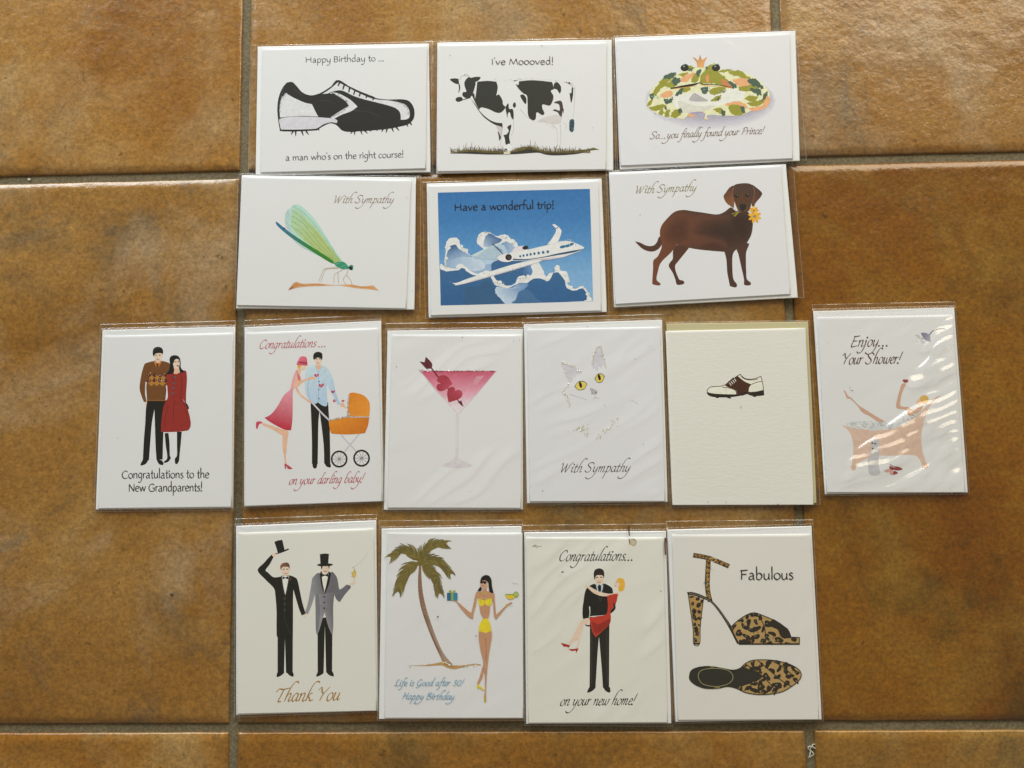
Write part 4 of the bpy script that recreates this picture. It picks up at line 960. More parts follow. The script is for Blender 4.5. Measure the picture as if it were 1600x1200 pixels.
# ================================================================== 9 martini
c = Card('white card with pink martini and two hearts speared on an arrow, no writing', (590, 490), K7,
         [(58, 100), (850, 90), (852, 1148), (35, 1150)], [(85, 125), (846, 124), (842, 1140), (58, 1138)],
         [(48, 57), (858, 50), (860, 1160), (28, 1162)], lift=0, seed=9, wr=(.00060, .62, 1.4))
p = c.pr('printed_martini')
p.poly([(245, 335), (697, 335), (668, 372), (275, 372)], ('#c0526c', '#c4687f', 470, 335, 470, 372))
p.poly([(275, 372), (668, 372), (598, 455), (343, 455)], ('#c4687f', '#d394a6', 470, 372, 470, 455))
p.poly([(343, 455), (598, 455), (520, 545), (430, 545)], ('#d394a6', '#d9cdd5', 470, 455, 470, 545))
p.poly([(430, 545), (520, 545), (470, 588)], '#d9cfd7')
p.line('#c4c0c6', 4, '246,335 380,490 468,588|697,335 590,462 474,588'); p.line('#9c3550', 6, '248,337 470,340 695,337')
p.fill('#d296a6', '576,370* 628,362* 575,418* 556,410*', .9)
p.fill('#cdc7cd', '459,585* 475,585* 474,700 472,845* 456,845* 458,700'); p.line('#dddade', 3, '465,600 464,830')
p.fill('#cac4ca', '380,888 420,868 456,842* 472,842* 510,868 556,888 530,900 465,905 405,900'); p.fill('#dcd9dd', '470,850* 500,868 505,880 466,880*', .8)
p.line('#541a22', 8, '300,298 360,378 440,470 495,538', 7)
p.fill('#5a1f28', '282,252* 318,290 318,322* 285,324* 245,280* 275,285*'); p.line('#3f1218', 3, '282,288 305,318')
p.fill('#5e1a26', '470,520* 490,508* 504,547*')
p.fill(('#9d3040', '#b84a62', 390, 405, 430, 440), '440,412* 415,375 385,360 355,372 350,398 370,410 350,415 346,440 365,455 395,448')
p.fill(('#9d3040', '#b84a62', 455, 475, 490, 440), '416,521* 408,480 412,445 432,428 452,435 455,452 472,446 495,458 494,485 470,503')
p.sparkle('246,335 470,337 697,335', 90, 3, ('#ffffff', '#f0c0cc', '#a04058'), 3, 15)
c.dust((498, 142, 5), (113, 313, 5), (798, 163, 4), (832, 157, 3), (543, 1044, 4)).finish()

# ================================================================== 10 white cat
c = Card('white card with faint white cat, yellow eyes and black With Sympathy script', (810, 485), K7,
         [(32, 82), (842, 55), (875, 1122), (50, 1130)], [(53, 110), (832, 97), (862, 1118), (66, 1120)],
         [(24, 45), (846, 22), (886, 1135), (44, 1141)], lift=0.0004, seed=10, card=M_CARD_COOL, wr=(.00060, .56, 1.4))
p = c.pr('printed_cat')
p.fill('#d2cfd8', '255,310* 290,318 340,340 372,362* 350,378 340,372 332,395 322,385 315,415 300,418* 280,380', .8)
p.fill('#d2cfd8', '470,212* 485,215 500,270 512,335* 495,320 485,340 472,330 460,358 450,335 440,345 430,320* 440,260', .8)
for x, y, t in ((366, 441, -.08), (476, 397, -.18)):
    dx = 38 if x < 400 else 30
    p.fill('#2a2a20', '%g,%g* %g,%g %g,%g %g,%g* %g,%g %g,%g' % (x - dx, y + 4, x - dx * .4, y - 24, x + dx * .4, y - 27, x + dx, y - 10, x + dx * .5, y + 22, x - dx * .4, y + 26))
    p.fill('#d8c45e', '%g,%g* %g,%g %g,%g %g,%g* %g,%g %g,%g' % (x - dx + 5, y + 3, x - dx * .4, y - 20, x + dx * .4, y - 23, x + dx - 4, y - 8, x + dx * .45, y + 19, x - dx * .4, y + 23))
    p.ring('#1c1a12', x - 2, y - 5, 8, 19, rot=-.25); p.ring('#b8a040', x - 12, y - 12, 3, 4, a=.6)
p.fill('#b7b2bc', '420,455 445,462 462,472 458,490 445,492 428,484', .8); p.ring('#4a4a50', 432, 489, 5, 3); p.ring('#4a4a50', 455, 482, 5, 3)
p.line('#b9b4be', 5, '446,492 450,510|450,510 436,522|450,510 474,516', 2)
p.line('#bcb9c2', 4, '300,490 340,505 390,520 400,528|660,525 690,540 705,552|500,550 515,570', 2, a=.7)
GC = ('#ffffff', '#f4eedd', '#d8d2c4')
p.line('#d9d5cb', 6, '300,420 255,310 310,322 372,362|430,315 445,250 478,208 500,280 515,335|295,432 262,480 285,500 300,560|335,705 355,678 365,710 380,675 390,735 408,670 405,742|455,755 470,725 480,748 495,700 510,720 525,690 545,690 550,640 575,670 580,625', 4, a=.8)
p.sparkle('300,420 255,310 310,322 372,362|430,315 445,250 478,208 500,280 515,335|295,432 262,480 285,500 300,560|335,705 355,678 365,710 380,675 390,735 408,670 405,742|455,755 470,725 480,748 495,700 510,720 525,690 545,690 550,640 575,670 580,625', 60, 3.2, GC, 3, 16)
p = c.pr('lettering'); p.text('With Sympathy', SCR, 240, 950, 652, 945, 33, '#1d1d20', .17)
c.dust((684, 288, 4), (768, 212, 3), (732, 785, 4), (142, 1058, 5), (405, 97, 4), (72, 1035, 3)).finish()

# ================================================================== 11 saddle shoe on textured ivory card
K11 = 250 / 938
c = Card('ivory textured card with small brown and white saddle shoe and buff envelope', (1035, 485), K11,
         [(25, 78), (855, 65), (905, 1130), (60, 1140)], [(20, 120), (840, 102), (890, 1140), (58, 1142)],
         [(18, 70), (862, 60), (926, 1137), (48, 1156)], lift=0, seed=11, card=M_LAID, env=M_ENV_CREAM, wr=(.00006, .5, 1), flap=False)
p = c.pr('printed_saddle_shoe'); BR = '#3f1f0f'
OUT = '262,480* 265,465 280,450 310,446 345,444 372,434 400,412 440,384 456,374* 470,390 495,402 530,402 560,394 578,386* 584,410 590,440 592,468* 560,476 500,488 430,494 340,492 290,488'
p.fill('#dcdacc', OUT)
p.fill(BR, '372,434* 400,412 440,384* 480,415 522,434* 508,455 506,485* 470,500 438,496* 432,470 405,458 372,444')
p.fill('#211d14', '260,482* 300,490 380,495 440,490 480,478 520,478 560,474 595,466* 597,498* 560,502 520,500 490,490 450,502 380,510 300,508 268,496')
p.line(BR, 4, OUT, closed=True); p.line(BR, 4, '522,434 550,422 584,416|436,496 430,472 405,458 350,450|455,374 478,400 520,408 560,402')
p.line('#dcdacc', 4, '392,424 404,440|402,416 414,432|412,408 424,424|422,400 432,416'); p.line(BR, 4, '385,422 376,430|396,412 386,420|408,402 398,410|418,394 408,402')
p.line('#211d14', 7, '312,508 330,512|380,510 402,514|530,502 550,504')
c.dust((460, 566, 5), (677, 1139, 7), (268, 1122, 4), (372, 1122, 4)).finish()

# ================================================================== 12 enjoy your shower
K12 = 260 / 945
c = Card('white card with woman raising a glass in peach bathtub, Enjoy Your Shower', (1265, 460), K12,
         [(22, 95), (822, 75), (900, 1125), (88, 1135)], [(46, 130), (815, 118), (886, 1125), (98, 1125)],
         [(12, 58), (826, 42), (908, 1136), (88, 1143)], lift=0, seed=12, wr=(.0010, .44, 1.35), flap='streak')
p = c.pr('printed_bathtub'); PE = '#cdb09f'
p.fill(PE, '180,742* 230,752 300,765 420,770 520,745 600,690 680,620 715,585 750,570* 705,608 670,660 645,740 635,800 640,880 660,950 668,975 640,970* 600,915 480,916 380,918 290,950 262,975 240,970 248,900 246,840 225,780')
p.ring('#cba78f', 250, 982, 14, 18); p.ring('#cba78f', 656, 974, 16, 17)
p.fill('#c6c9cc', '210,735 245,722 300,720 350,722 420,730 450,745 520,720 590,680 620,650 640,650 600,690 540,735 480,760 440,765 400,770 350,775 325,760 280,765 225,752')
R = random.Random(3)
for i in range(46):
    t = R.random(); x = 220 + t * 250; y = 745 + R.uniform(-18, 14); p.ring(R.choice(('#d9dcdd', '#cfd3d6', '#e2e4e4', '#bfc4c9')), x, y, R.uniform(5, 12), R.uniform(4, 9), a=.85)
p.sparkle('225,742 330,740 450,742|520,725 620,665', 40, 3, ('#ffffff', '#a8a8a0'), 9, 17)
p = c.pr('printed_bather'); S12 = '#c39c86'
p.fill(S12, '192,545* 205,550 218,575 240,590 280,630 330,662 375,690 430,722* 390,722 340,690 300,670 270,630 232,594 212,590 204,568')
p.fill(S12, '548,655 510,650 492,640 496,600 510,550 520,515 535,505 548,512 540,525 525,560 515,610 520,635 560,640 590,655 620,640 640,630 630,660 580,690 555,680')
p.fill('#e0b79c', '606,605 625,590 640,600 636,622 615,630 608,620'); p.fill('#c9a558', '625,590 640,574 665,576 676,592 670,612 650,622 636,608')
p.fill('#8c3a34', '530,484 560,484 556,498 545,502 534,498'); p.line('#c9b0a8', 3, '545,500 545,514')
p = c.pr('printed_dog'); p.fill('#c3c3c8', '350,830 372,815 395,835 398,880 392,960 398,1020 340,1020 330,950 322,960 345,900', .75)
for x, y in ((356, 845), (372, 847), (359, 876)): p.ring('#26262a', x, y, 5, 5)
p = c.pr('printed_slippers'); p.many('#8a3a3a', '470,990 500,978 528,992 500,1000|455,975 480,985 472,1000 455,990|470,1025 480,1002 502,1015'); p.many('#c79a92', '425,1000 450,992 470,1000 440,1010|455,1005 470,1000 475,1025 458,1022'); p.line('#7a3030', 4, '455,965 475,975 500,980', 2)
p = c.pr('printed_shower_head'); p.fill(('#77758a', '#9c9aa8', 640, 230, 690, 250), '632,218* 660,218 682,232 688,268* 665,262 645,245'); p.line('#807d8c', 8, '678,232 700,208 740,194 772,196', 6)
p.line('#bfc2c6', 5, '612,232 622,236|630,258 638,266|640,262 650,276|618,242 626,250')
p.sparkle('615,235 650,275|235,545 240,548', 12, 3, ('#ffffff', '#a0a0a0'), 8, 18)
p = c.pr('lettering'); p.text('Enjoy...', SCR, 232, 298, 455, 292, 37, '#4d2a33', .18, slant=.26)
p = c.pr('lettering'); p.text('Your Shower!', SCR, 182, 397, 515, 391, 37, '#4d2a33', .18, slant=.26)
c.dust((98, 282, 3)).finish()

# ================================================================== 13 thank you
K13 = 240 / 873
c = Card('ivory card with two men in top hats holding hands above gold Thank You', (360, 800), K13,
         [(32, 80), (828, 48), (838, 1130), (32, 1155)], [(45, 120), (814, 95), (832, 1130), (38, 1148)],
         [(28, 38), (832, 12), (846, 1136), (22, 1166)], lift=0, seed=13, card=M_CREAM, wr=(.00010, .7, 1))
p = c.pr('printed_man'); BK = '#191a14'
p.fill(BK, '268,700* 355,700* 354,912* 316,914* 310,720* 305,912* 268,914*')
p.fill(BK, '268,908* 305,912 290,928 270,938 262,932'); p.fill(BK, '318,910* 352,908 360,930 352,936 335,928')
p.fill(BK, '248,250* 235,242 190,290 155,332 200,385 246,432 255,470 262,560 262,640 263,708* 355,708* 356,600 356,500 358,440* 375,500 390,550 405,588* 428,578* 410,520 395,450 382,390 368,372 335,360 300,360 282,368 245,370 215,345 200,330 225,295')
p.fill(SK2, '235,240 258,232 262,240 246,255'); p.fill(SK2, '412,586 430,580 428,598 416,600')
p.fill(BK, '250,170* 270,162 295,158* 308,215* 330,208 330,215 300,228 262,240 258,234 268,230')
p.fill('#e3e1d6', '290,362* 335,362* 325,420 312,472* 298,420'); p.line('#34342c', 5, '290,362 298,420 312,474 325,420 336,362')
p.fill(BK, '296,364* 312,372 330,363* 330,384* 312,377 297,384*')
for y in (492, 524, 556): p.ring('#4a4c46', 308, y, 6, 6); p.ring('#24251e', 308, y, 3.5, 3.5)
p.line('#2f302a', 3, '310,480 308,600 320,640 345,700|270,712 270,900|352,712 352,900')
p.fill('#6e3b33', '335,378* 348,372* 340,392*')
p.fill(SK2, '287,322 312,312 336,322 332,348 318,362 302,360 290,345'); p.fill(('#8a5a42', '#5d3a2a', 290, 300, 330, 310), '285,328 284,305 300,290 325,288 336,302 336,325 328,312 300,312 290,322')
p.line('#3a302c', 5, '298,326 308,325|318,325 328,325'); p.line('#b06a60', 4, '308,350 324,349'); p.ring('#f0eee4', 312, 412, 3, 3)
p = c.pr('printed_groom')
p.fill(BK, '495,600* 580,600* 578,910* 544,912* 537,640* 530,910* 496,912*'); p.fill(BK, '496,908* 530,912 515,926 492,936 488,930'); p.fill(BK, '545,910* 578,906 588,930 580,934 560,926')
p.fill(('#65646a', '#8c8b90', 560, 500, 500, 520), '470,370 510,350 535,465 568,345 600,362 612,400 622,440 660,412* 685,425 650,470 622,512* 605,500 590,470* 584,540 585,640 580,704* 560,660 545,610 536,570* 520,620 505,670 492,700* 485,660 484,560 480,470* 465,520 445,570 438,582* 424,570* 440,520 455,440 462,395')
p.fill('#82818a', '486,480 500,470 510,560 500,660 490,690 485,640', .6)
p.fill(BK, '508,352* 520,342 534,462* 555,346 572,350* 560,410 536,468* 518,420'); p.fill('#dddbd2', '518,350* 558,350* 546,410 535,452* 525,410')
p.fill(BK, '518,348* 537,356 556,347* 556,370* 537,362 519,370*')
for y in (482, 514, 547): p.ring('#26242a', 533, y, 5, 5)
p.fill(SK2, '675,410 700,392 712,398 708,408 690,415'); p.ring('#26242a', 676, 428, 3, 3); p.ring('#26242a', 672, 436, 3, 3)
p.fill(SK2, '516,310 540,304 562,310 560,335 548,348 532,348 520,335'); p.fill(BK, '514,306* 524,306 520,326* 516,320|'[:-1]); p.fill(BK, '556,306* 564,306 560,326*')
p.fill(BK, '508,240* 535,236 560,238* 556,292* 580,296 576,304 540,308 500,306 495,298 512,294*')
p.line('#b06a60', 5, '532,338 548,338')
p.fill('#d8b860', '692,340 712,338 714,362 704,372 694,362', .9); p.line('#c8b070', 3, '704,370 704,392'); p.sparkle('700,320 705,365', 22, 3, ('#f8e090', '#d0a840'), 6, 19)
p.line('#b8b8b4', 4, '690,318 720,300 760,262 782,225', 2, a=.35)
p = c.pr('lettering'); p.text('Thank You', SCR, 252, 1078, 618, 1070, 46, '#a0773f', .19)
c.finish()

# ================================================================== 14 palm and bikini
K14 = 240 / 886
c = Card('white card with leaning palm tree and woman in yellow bikini, Life is Good', (585, 810), K14,
         [(42, 60), (848, 45), (858, 1155), (25, 1158)], [(75, 85), (853, 85), (860, 1152), (58, 1152)],
         [(28, 12), (856, 8), (866, 1166), (18, 1166)], lift=0.0004, seed=14, wr=(.0005, .65, 1.2))
p = c.pr('printed_palm')
TL_ = spline(parse('258,262 252,340 253,420 265,500 285,570 318,660 352,740 392,828'), False, 8); TR_ = spline(parse('270,262 272,340 280,430 300,520 325,600 358,690 400,780 455,846'), False, 8)
p.poly(TL_ + TR_[::-1], ('#b8a18e', '#8a6a55', 400, 800, 265, 480))
for q0, q1 in list(zip(TL_, TR_))[3::2] + list(zip(TL_, TR_))[30::2]:
    p.line('#6a4a3a', 3, '%g,%g %g,%g %g,%g' % (q0[0] + 2, q0[1], (q0[0] + q1[0]) / 2, (q0[1] + q1[1]) / 2 + 4, q1[0] - 1, q1[1] - 3), 2, a=.85)
p.fill('#b58e5c', '195,848* 290,846 380,830 410,822 440,845 500,848 580,838 620,848* 560,848 510,860 460,870 420,862 385,848 300,852')
p.sparkle('200,848 390,832 420,840 500,850 615,846', 50, 3, ('#fff0d0', '#c09060', '#ffffff'), 3, 20)
GR = '#6a5e2c'
def frond(d, side, seed, ln):
    pts = spline(parse(d), False, 8); n = len(pts); R = random.Random(seed)
    p.ribbon(pts, lambda t, an: 16 * (1 - t) ** .7 * min(1, .35 + 3 * t) + 3, (GR, '#857736', pts[0][0], pts[0][1], pts[-1][0], pts[-1][1]))
    for i in range(2, n - 1):
        for sgn in side:
            q0, q1 = pts[i - 1], pts[i + 1]; dx, dy = q1[0] - q0[0], q1[1] - q0[1]; l = math.hypot(dx, dy)
            dx, dy = dx / l, dy / l; nx, ny = -dy * sgn, dx * sgn; L_ = ln * R.uniform(.75, 1.15) * (1 - .45 * i / n)
            x, y = pts[i]
            p.line(R.choice((GR, '#625728', '#786b34')), 10, '%g,%g %g,%g %g,%g' % (x, y, x + dx * L_ * .5 + nx * L_ * .45, y + dy * L_ * .5 + ny * L_ * .45 + 2, x + dx * L_ * 1.0 + nx * L_ * .6, y + dy * L_ + ny * L_ * .6 + 8), 1.5)
frond('265,252 290,190 340,150 415,145', (1, -1), 1, 62)
frond('262,250 220,200 165,180 95,222', (1, -1), 2, 60)
frond('262,252 205,285 165,340 138,420', (1, -1), 3, 69)
frond('268,250 320,238 380,255 440,318', (1, -1), 4, 57)
frond('268,255 310,290 350,340 376,430', (1, -1), 5, 60)
p.fill('#6d6024', '245,262 262,215 275,250 290,260 262,268')
p = c.pr('printed_woman'); S14 = '#b98a6a'
p.fill(S14, '588,424* 620,420 650,420 690,432 694,470 698,520 702,556* 740,520 765,495 790,484 794,490 770,502 745,530 700,584* 690,560 685,500 678,470 668,500 664,545 655,578 660,600 674,640 676,690 664,760 655,830 650,880 645,960 643,1020 645,1050 636,1058 632,1040 638,980 636,900 630,860 625,910 605,950 598,962 592,955 605,920 620,870 628,830 612,760 602,690 604,640 622,600 628,578 612,545 605,500 602,470 592,460 585,500 572,550 568,580* 540,565 500,520 470,480 455,478 470,474 500,498 540,532 558,546* 570,500 580,450')
p.line('#a5785a', 4, '640,690 645,760 638,830|638,900 628,870|648,780 646,830', 2, a=.7); p.line('#8f6a50', 3, '640,750 648,800', a=.0001)
p.fill('#e0c82a', '600,462* 620,468 638,474 655,464 676,460* 676,490 665,504 645,500 636,488 628,502 608,504 600,488'); p.fill(('#e6cd28', '#dcc02a', 610, 580, 670, 660), '624,580* 655,578* 668,610 675,650* 655,655 640,662 625,655 602,652* 606,615')
p.line('#b8a020', 2, '608,468 618,496|668,464 660,496|636,478 636,490')
p.fill('#d8c22a', '592,962 602,960 630,985 636,992 622,990 604,975 600,985 596,984'); p.fill('#b8a030', '634,1035 644,1036 642,1058 634,1056')
p.fill(S14, '626,400* 646,400* 648,425 628,425')
p.fill('#c39a80', '612,365 630,355 648,362 650,392 638,408 622,404 612,388')
p.fill('#17140f', '610,366 618,340 640,327 662,332 675,355 678,390 688,432* 665,425 660,400 656,370 640,358 622,360* 614,372|'[:-1]); p.fill('#17140f', '606,400 614,395 618,415 594,420*')
p.fill('#17140f', '612,362* 645,362* 643,376 632,378 628,370 622,376 613,374'); p.line('#8a3030', 4, '622,390 632,389')
p.line('#d8b640', 4, '616,425 630,432 646,430|760,492 758,505 766,510|655,388 656,398', 3); p.sparkle('616,425 632,434 648,428|600,465 676,462', 14, 2.6, ('#fff0a0', '#d8b040'), 3, 21)
p = c.pr('printed_gift'); p.fill('#2b7fa0', '419,429* 479,429* 479,473* 419,473*'); p.fill('#256f8e', '419,429* 441,429* 441,473* 419,473*', .6); p.fill('#8f9a48', '442,429* 455,429* 455,473* 442,473*'); p.line('#9aa24e', 6, '448,430 432,420 440,416 449,428 458,416 466,420 450,430', 4)
p = c.pr('printed_margarita'); p.fill('#d8b92e', '755,440* 815,440* 806,458 790,466 775,465 763,456'); p.line('#6b8f2e', 5, '754,439 816,439'); p.ring('#6f9038', 817, 438, 15, 16); p.ring('#bcc478', 817, 438, 11, 12); p.line('#8fa04c', 2, '808,432 826,446|826,430 808,447|817,426 817,450'); p.line('#c8c8c8', 2, '785,466 785,484', a=.6)
p = c.pr('lettering'); p.text('Life is Good after 30!', SCR, 115, 966, 510, 964, 22, '#5a93b4', .15, contrast=.35, slant=.3)
p = c.pr('lettering'); p.text('Happy Birthday', SCR, 160, 1042, 460, 1044, 22, '#5a93b4', .15, contrast=.35, slant=.3)
p = c.pr('scuff_mark'); p.line('#a09c96', 3, '795,372 815,376 828,374|770,500 785,506 800,504', 2, a=.6)
c.dust((368, 565, 8), (588, 675, 6), (680, 52, 5)).finish()

# ================================================================== 15 new home
K15 = 245 / 891
c = Card('stained ivory card with suited man carrying woman in red, new home', (815, 810), K15,
         [(15, 80), (820, 72), (852, 1165), (25, 1168)], [(25, 110), (806, 110), (832, 1160), (38, 1163)],
         [(6, 38), (824, 30), (860, 1182), (18, 1176)], lift=0, seed=15, card=M_CREAM, wr=(.0011, .70, 1.3))
p = c.pr('printed_couple'); B15 = '#22211a'
p.fill(B15, '388,560* 500,560* 498,700 497,962* 462,962* 455,850 440,672* 432,760 420,960* 386,962* 388,760')
p.line('#36352c', 4, '400,640 398,940|484,640 486,940')
p.fill(B15, '386,956* 420,958 405,978 380,990 373,984'); p.fill(B15, '463,958* 497,956 505,982 496,990 475,978')
p.fill('#1a1a15', '375,392 415,372 440,400 465,370 510,392 520,420 530,480 534,510 520,530 495,545 440,552 395,555 384,560* 378,575 350,570 346,520 352,470 360,420')
p.line('#d8d4c8', 6, '386,500 388,540 382,562', 2)
p.fill('#b7cbdc', '420,372* 442,388 465,372* 458,410 444,440 428,410'); p.fill('#16161a', '436,380 450,380 452,400 446,438 434,402')
p.line('#33322a', 4, '420,375 430,420 446,470|465,372 462,430 448,470')
p.fill(SK2, '415,330 440,318 466,330 464,355 452,370 438,376 424,368'); p.fill('#2a1e1a', '412,340 410,310 420,290 445,284 465,295 470,320 466,342* 460,325 435,322 422,328 416,350*')
p.line('#3a302c', 5, '422,336 434,334|446,334 458,335'); p.line('#b06a60', 4, '432,362 450,361')
p.fill(SK2, '358,395 370,380 385,385 440,415 500,428 540,418 555,405 545,380 548,365* 560,390 552,440 520,440 460,442 410,425 375,395')
p.fill('#b23424', '486,440* 520,430 548,428* 540,470 525,510 505,530 508,560 500,600 460,640 420,676* 408,655 398,630 392,600 384,565* 430,556 480,545 490,500')
p.fill('#96281c', '400,590 440,600 500,570 495,605 440,650 415,650', .5)
p.fill(B15, '520,480 532,490 532,515 512,530 505,526 522,505'); p.fill('#191812', '360,600 372,606 390,606 388,614 368,612')
p.fill(SK2, '384,568 375,600 352,606 345,640 322,735* 308,738* 322,690 300,700 275,718* 262,712* 290,670 320,610 348,575')
p.fill('#e8c6b6', '345,600 352,610 330,690 322,735* 310,738* 330,660')
p.fill('#a02c24', '222,708* 245,712 278,722* 268,732 262,742* 260,730 240,728'); p.fill('#a02c24', '266,742* 292,742 324,738* 318,752 308,768* 308,752 285,754')
p.fill(SK2, '530,360 545,350 560,365 555,388 540,392 526,382'); p.fill('#dca838', '540,350 555,338 575,342 586,360 586,390 575,412 555,412 550,395 558,375 548,358')
p.line('#2a2420', 3, '538,364 546,361'); p.line('#b05040', 3, '530,384 538,383')
p = c.pr('lettering'); p.text('Congratulations...', SCR, 208, 243, 640, 238, 36, '#1e1d1a', .18)
p = c.pr('lettering'); p.text('on your new home!', SCR, 216, 1064, 640, 1058, 35, '#1e1d1a', .18)
p = c.pr('stain'); p.line('#9a8a70', 6, '62,160 80,152 95,160 115,156', 3, a=.6); p.line('#9a8a70', 6, '70,158 80,160 92,170', 3, a=.6)
p = c.pr('stain'); p.line('#6d4a30', 9, '612,118 616,150', 4, a=.8); p.ring('#bfae88', 636, 136, 18, 22, a=.7); p.ring('#cfc9b4', 634, 134, 12, 15, a=.7); p.line('#8a7a5c', 4, '620,118 640,122 655,135', 2, a=.7)
c.dust((232, 301, 9), (788, 410, 5))
c.finish()
p = Print('drip_stain', c.region, c.k, c.z2 + .0011); p.line('#5c3820', 9, '612,40 610,75 614,100', 6); p.build(c.root)
p = Print('drip_stain', c.region, c.k, c.z2 + .0011); p.line('#5c3820', 11, '818,110 815,150 818,208', 8); p.build(c.root)

# ================================================================== 16 fabulous
K16 = 255 / 900
c = Card('white card with leopard print high heel, side and top view, reading Fabulous', (1040, 800), K16,
         [(10, 98), (805, 78), (862, 1145), (55, 1158)], [(36, 128), (800, 124), (848, 1145), (68, 1148)],
         [(4, 50), (812, 42), (870, 1152), (48, 1163)], lift=0.0004, seed=16, card=M_WARM_LIT, wr=(.00035, .75, 1.2))
p = c.pr('printed_high_heel'); TAN, DB = '#a98a56', '#2a241b'
def inside(poly, x, y):
    r = False; n = len(poly); j = n - 1
    for i in range(n):
        if (poly[i][1] > y) != (poly[j][1] > y) and x < (poly[j][0] - poly[i][0]) * (y - poly[i][1]) / (poly[j][1] - poly[i][1]) + poly[i][0]: r = not r
        j = i
    return r
def leopard(d, sp, rmin, rmax, seed, col=TAN):
    pl_ = spline(parse(d), True, 6); p.poly(pl_, col)
    xs = [q[0] for q in pl_]; ys = [q[1] for q in pl_]; R = random.Random(seed); done = []
    for _ in range(1400):
        x, y = R.uniform(min(xs), max(xs)), R.uniform(min(ys), max(ys))
        if not inside(pl_, x, y) or any((x - a) ** 2 + (y - b) ** 2 < sp * sp for a, b in done): continue
        done.append((x, y)); r = R.uniform(rmin, rmax); ph = R.random() * 6.28; el = R.uniform(1.1, 1.9); rot = R.random() * 3.14
        pts = []
        for i in range(12):
            t = i / 12 * 6.283; rr = r * (1 + .28 * math.sin(2 * t + ph) + .18 * math.sin(3 * t - ph))
            X, Y = rr * el * math.cos(t), rr * math.sin(t); pts.append((x + X * math.cos(rot) - Y * math.sin(rot), y + X * math.sin(rot) + Y * math.cos(rot)))
        # keep the blotch within the outline
        pts = [q if inside(pl_, *q) else (x + (q[0] - x) * .35, y + (q[1] - y) * .35) for q in pts]
        p.poly(pts, DB)
        if R.random() < .55: p.ring('#6a6a58' if R.random() < .5 else '#8a6a38', x - r * .2, y - r * .2, r * .42, r * .25, rot=rot, a=.9)
p.line(DB, 13, '152,238 210,248 260,262 350,298'); p.line(DB, 26, '152,238 210,248 260,262 350,300')
leopard('154,229* 200,236 250,250 310,270 350,292* 346,308* 300,290 250,270 200,254 153,248*', 15, 4, 7, 1, '#8f6c38')
p.line('#c0a070', 5, '246,262 262,252 280,262 262,274', closed=True)
p.line(DB, 27, '236,262 232,340 230,400 235,450 246,494')
leopard('226,266* 246,266* 242,340 242,410 248,470 252,496* 236,486 224,440 222,380', 16, 4, 7, 2, '#a07838')
p.fill(DB, '118,442* 150,442 200,458 250,485 290,525 330,580 365,635 400,725* 392,722 350,640 300,560 250,500 205,478 160,462 122,455*')
p.line('#8f8878', 3, '130,447 200,466 260,502 310,560 350,625', 2, a=.8)
leopard('126,456* 165,466 208,484* 198,560 190,640 186,726* 156,726* 152,650 140,560', 27, 8, 14, 3, '#a8844c'); p.line(DB, 4, '124,452 140,560 152,650 155,728 187,728 191,640 199,560 209,484'); p.fill(DB, '155,722* 187,722* 187,731* 155,731*')
UP = '360,634* 400,598 450,566 492,556 540,572 600,598 640,622* 675,650 692,690* 738,692* 738,726* 405,728* 380,680'
leopard(UP, 33, 10, 17, 4)
p.fill(DB, '595,590* 640,618 672,650 692,692* 640,690 620,652 600,640 560,620', .97)
p.line(DB, 5, UP, closed=True); p.line(DB, 5, '492,556 530,600 548,650 552,726|640,640 642,690 690,692'); p.line('#1c1812', 8, '404,728 740,728')
p.sparkle('430,600 500,690 620,700|150,500 175,600 168,700|240,300 235,440', 16, 3, ('#90b0a0', '#303830'), 12, 22)
p = c.pr('printed_shoe_top_view')
OUT = '132,905 145,872 190,855 250,852 310,862 370,872 410,862 440,835 480,818 540,815 610,820 680,838 730,865 748,895 735,930 690,965 640,992 570,1005 500,1006 440,995 390,972 340,962 290,972 220,972 170,955 138,930'
p.fill('#29281f', OUT)
leopard('430,850 480,820 540,815 610,820 680,838 730,865 746,895 735,930 690,965 640,990 570,1003 500,1004 440,994 400,972* 440,955 500,935 540,905* 500,880', 36, 11, 19, 5)
p.line(DB, 5, OUT, closed=True); p.line(DB, 5, '510,820 570,870 640,930 695,962|440,838 500,880 560,930 610,990|580,818 640,850 700,900'); p.line('#9a9468', 3, '180,905 200,872 270,862 340,872 372,905 350,945 280,962 205,948', closed=True)
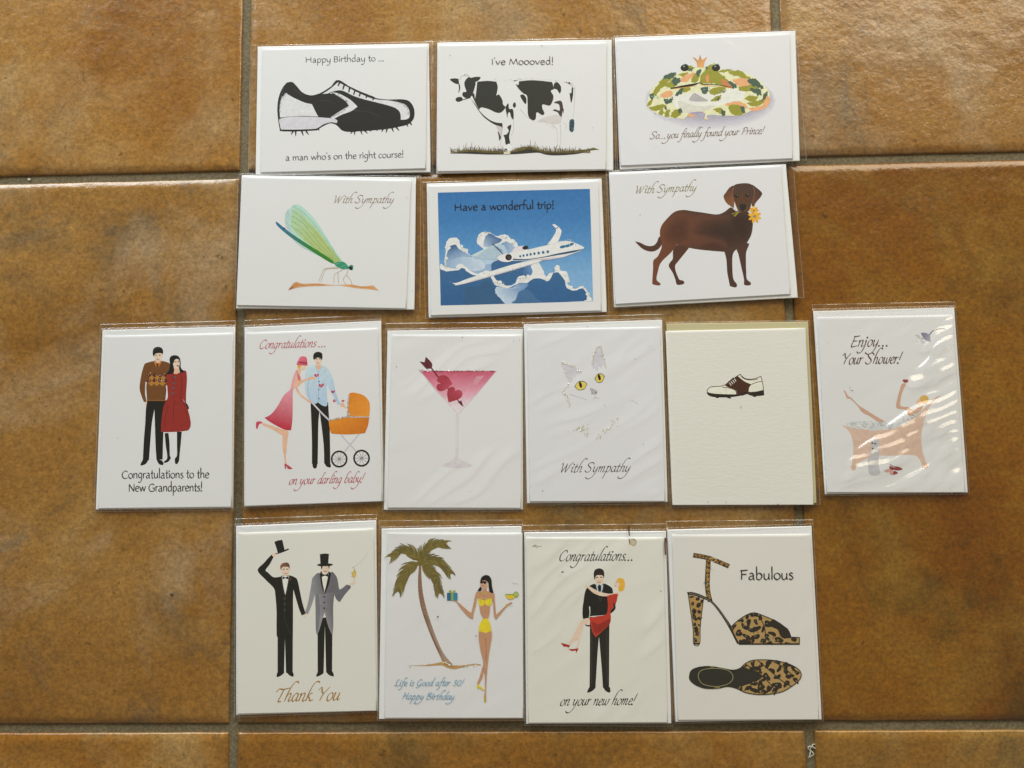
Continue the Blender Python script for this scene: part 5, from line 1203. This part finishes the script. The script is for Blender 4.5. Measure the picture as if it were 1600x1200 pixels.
p.line('#9c8a50', 4, '245,853 265,856|270,970 300,968')
p = c.pr('lettering'); p.text('Fabulous', PAP, 412, 374, 708, 372, 37, '#232220', .17, contrast=.45)
c.finish()

# ------------------------------------------------------------------ small litter on the floor
M_LINT = plain('pale_lint', (0.55, 0.53, 0.45), 0.9)
def tube(name, pts, r, mat):
    vv, ff = [], []; n = len(pts)
    for i, q in enumerate(pts):
        d = (pts[min(i + 1, n - 1)] - pts[max(i - 1, 0)]).normalized(); a = d.cross(Vector((0, 0, 1))).normalized(); b = d.cross(a)
        for k in range(6):
            t = k * 1.0472; vv.append(tuple(q + (a * math.cos(t) + b * math.sin(t)) * r))
    for i in range(n - 1):
        for k in range(6): ff.append((i * 6 + k, i * 6 + (k + 1) % 6, (i + 1) * 6 + (k + 1) % 6, (i + 1) * 6 + k))
    ff += [tuple(range(5, -1, -1)), tuple((n - 1) * 6 + k for k in range(6))]
    return mesh(name, vv, ff, mat, smooth=True)
lp = spline(parse('1263,1184 1266,1174 1262,1168 1268,1166 1276,1170 1277,1165 1270,1163 1266,1171 1271,1178 1265,1183'), False, 6)
o = tube('lint_thread', [pix(u, v, -.0022) + Vector((0, 0, .0004 * math.sin(i * .7) + .0004)) for i, (u, v) in enumerate(lp)], .00035, M_LINT)
o['label'] = 'curly pale lint thread in the grout below the leopard heel card'; o['category'] = 'lint'
def crumb(u, v, r, z, label, mat):
    bm = bmesh.new(); bmesh.ops.create_icosphere(bm, subdivisions=2, radius=r)
    for q in bm.verts: q.co *= 1 + .3 * noise.noise(q.co * 900 + Vector((u, v, 0))); q.co.z *= .6; q.co.x *= 1.3
    me = bpy.data.meshes.new('crumb'); bm.to_mesh(me); bm.free(); me.materials.append(mat)
    o = link('crumb', me); o.location = pix(u, v, z) + Vector((0, 0, r * .55)); o['label'] = label; o['category'] = 'crumb'; return o
crumb(46, 281, .0011, -.003, 'tiny pale crumb lying in a grout joint', M_LINT)
crumb(269, 928, .0012, 0, 'tiny dark crumb lying on a brown tile', M_DUST)
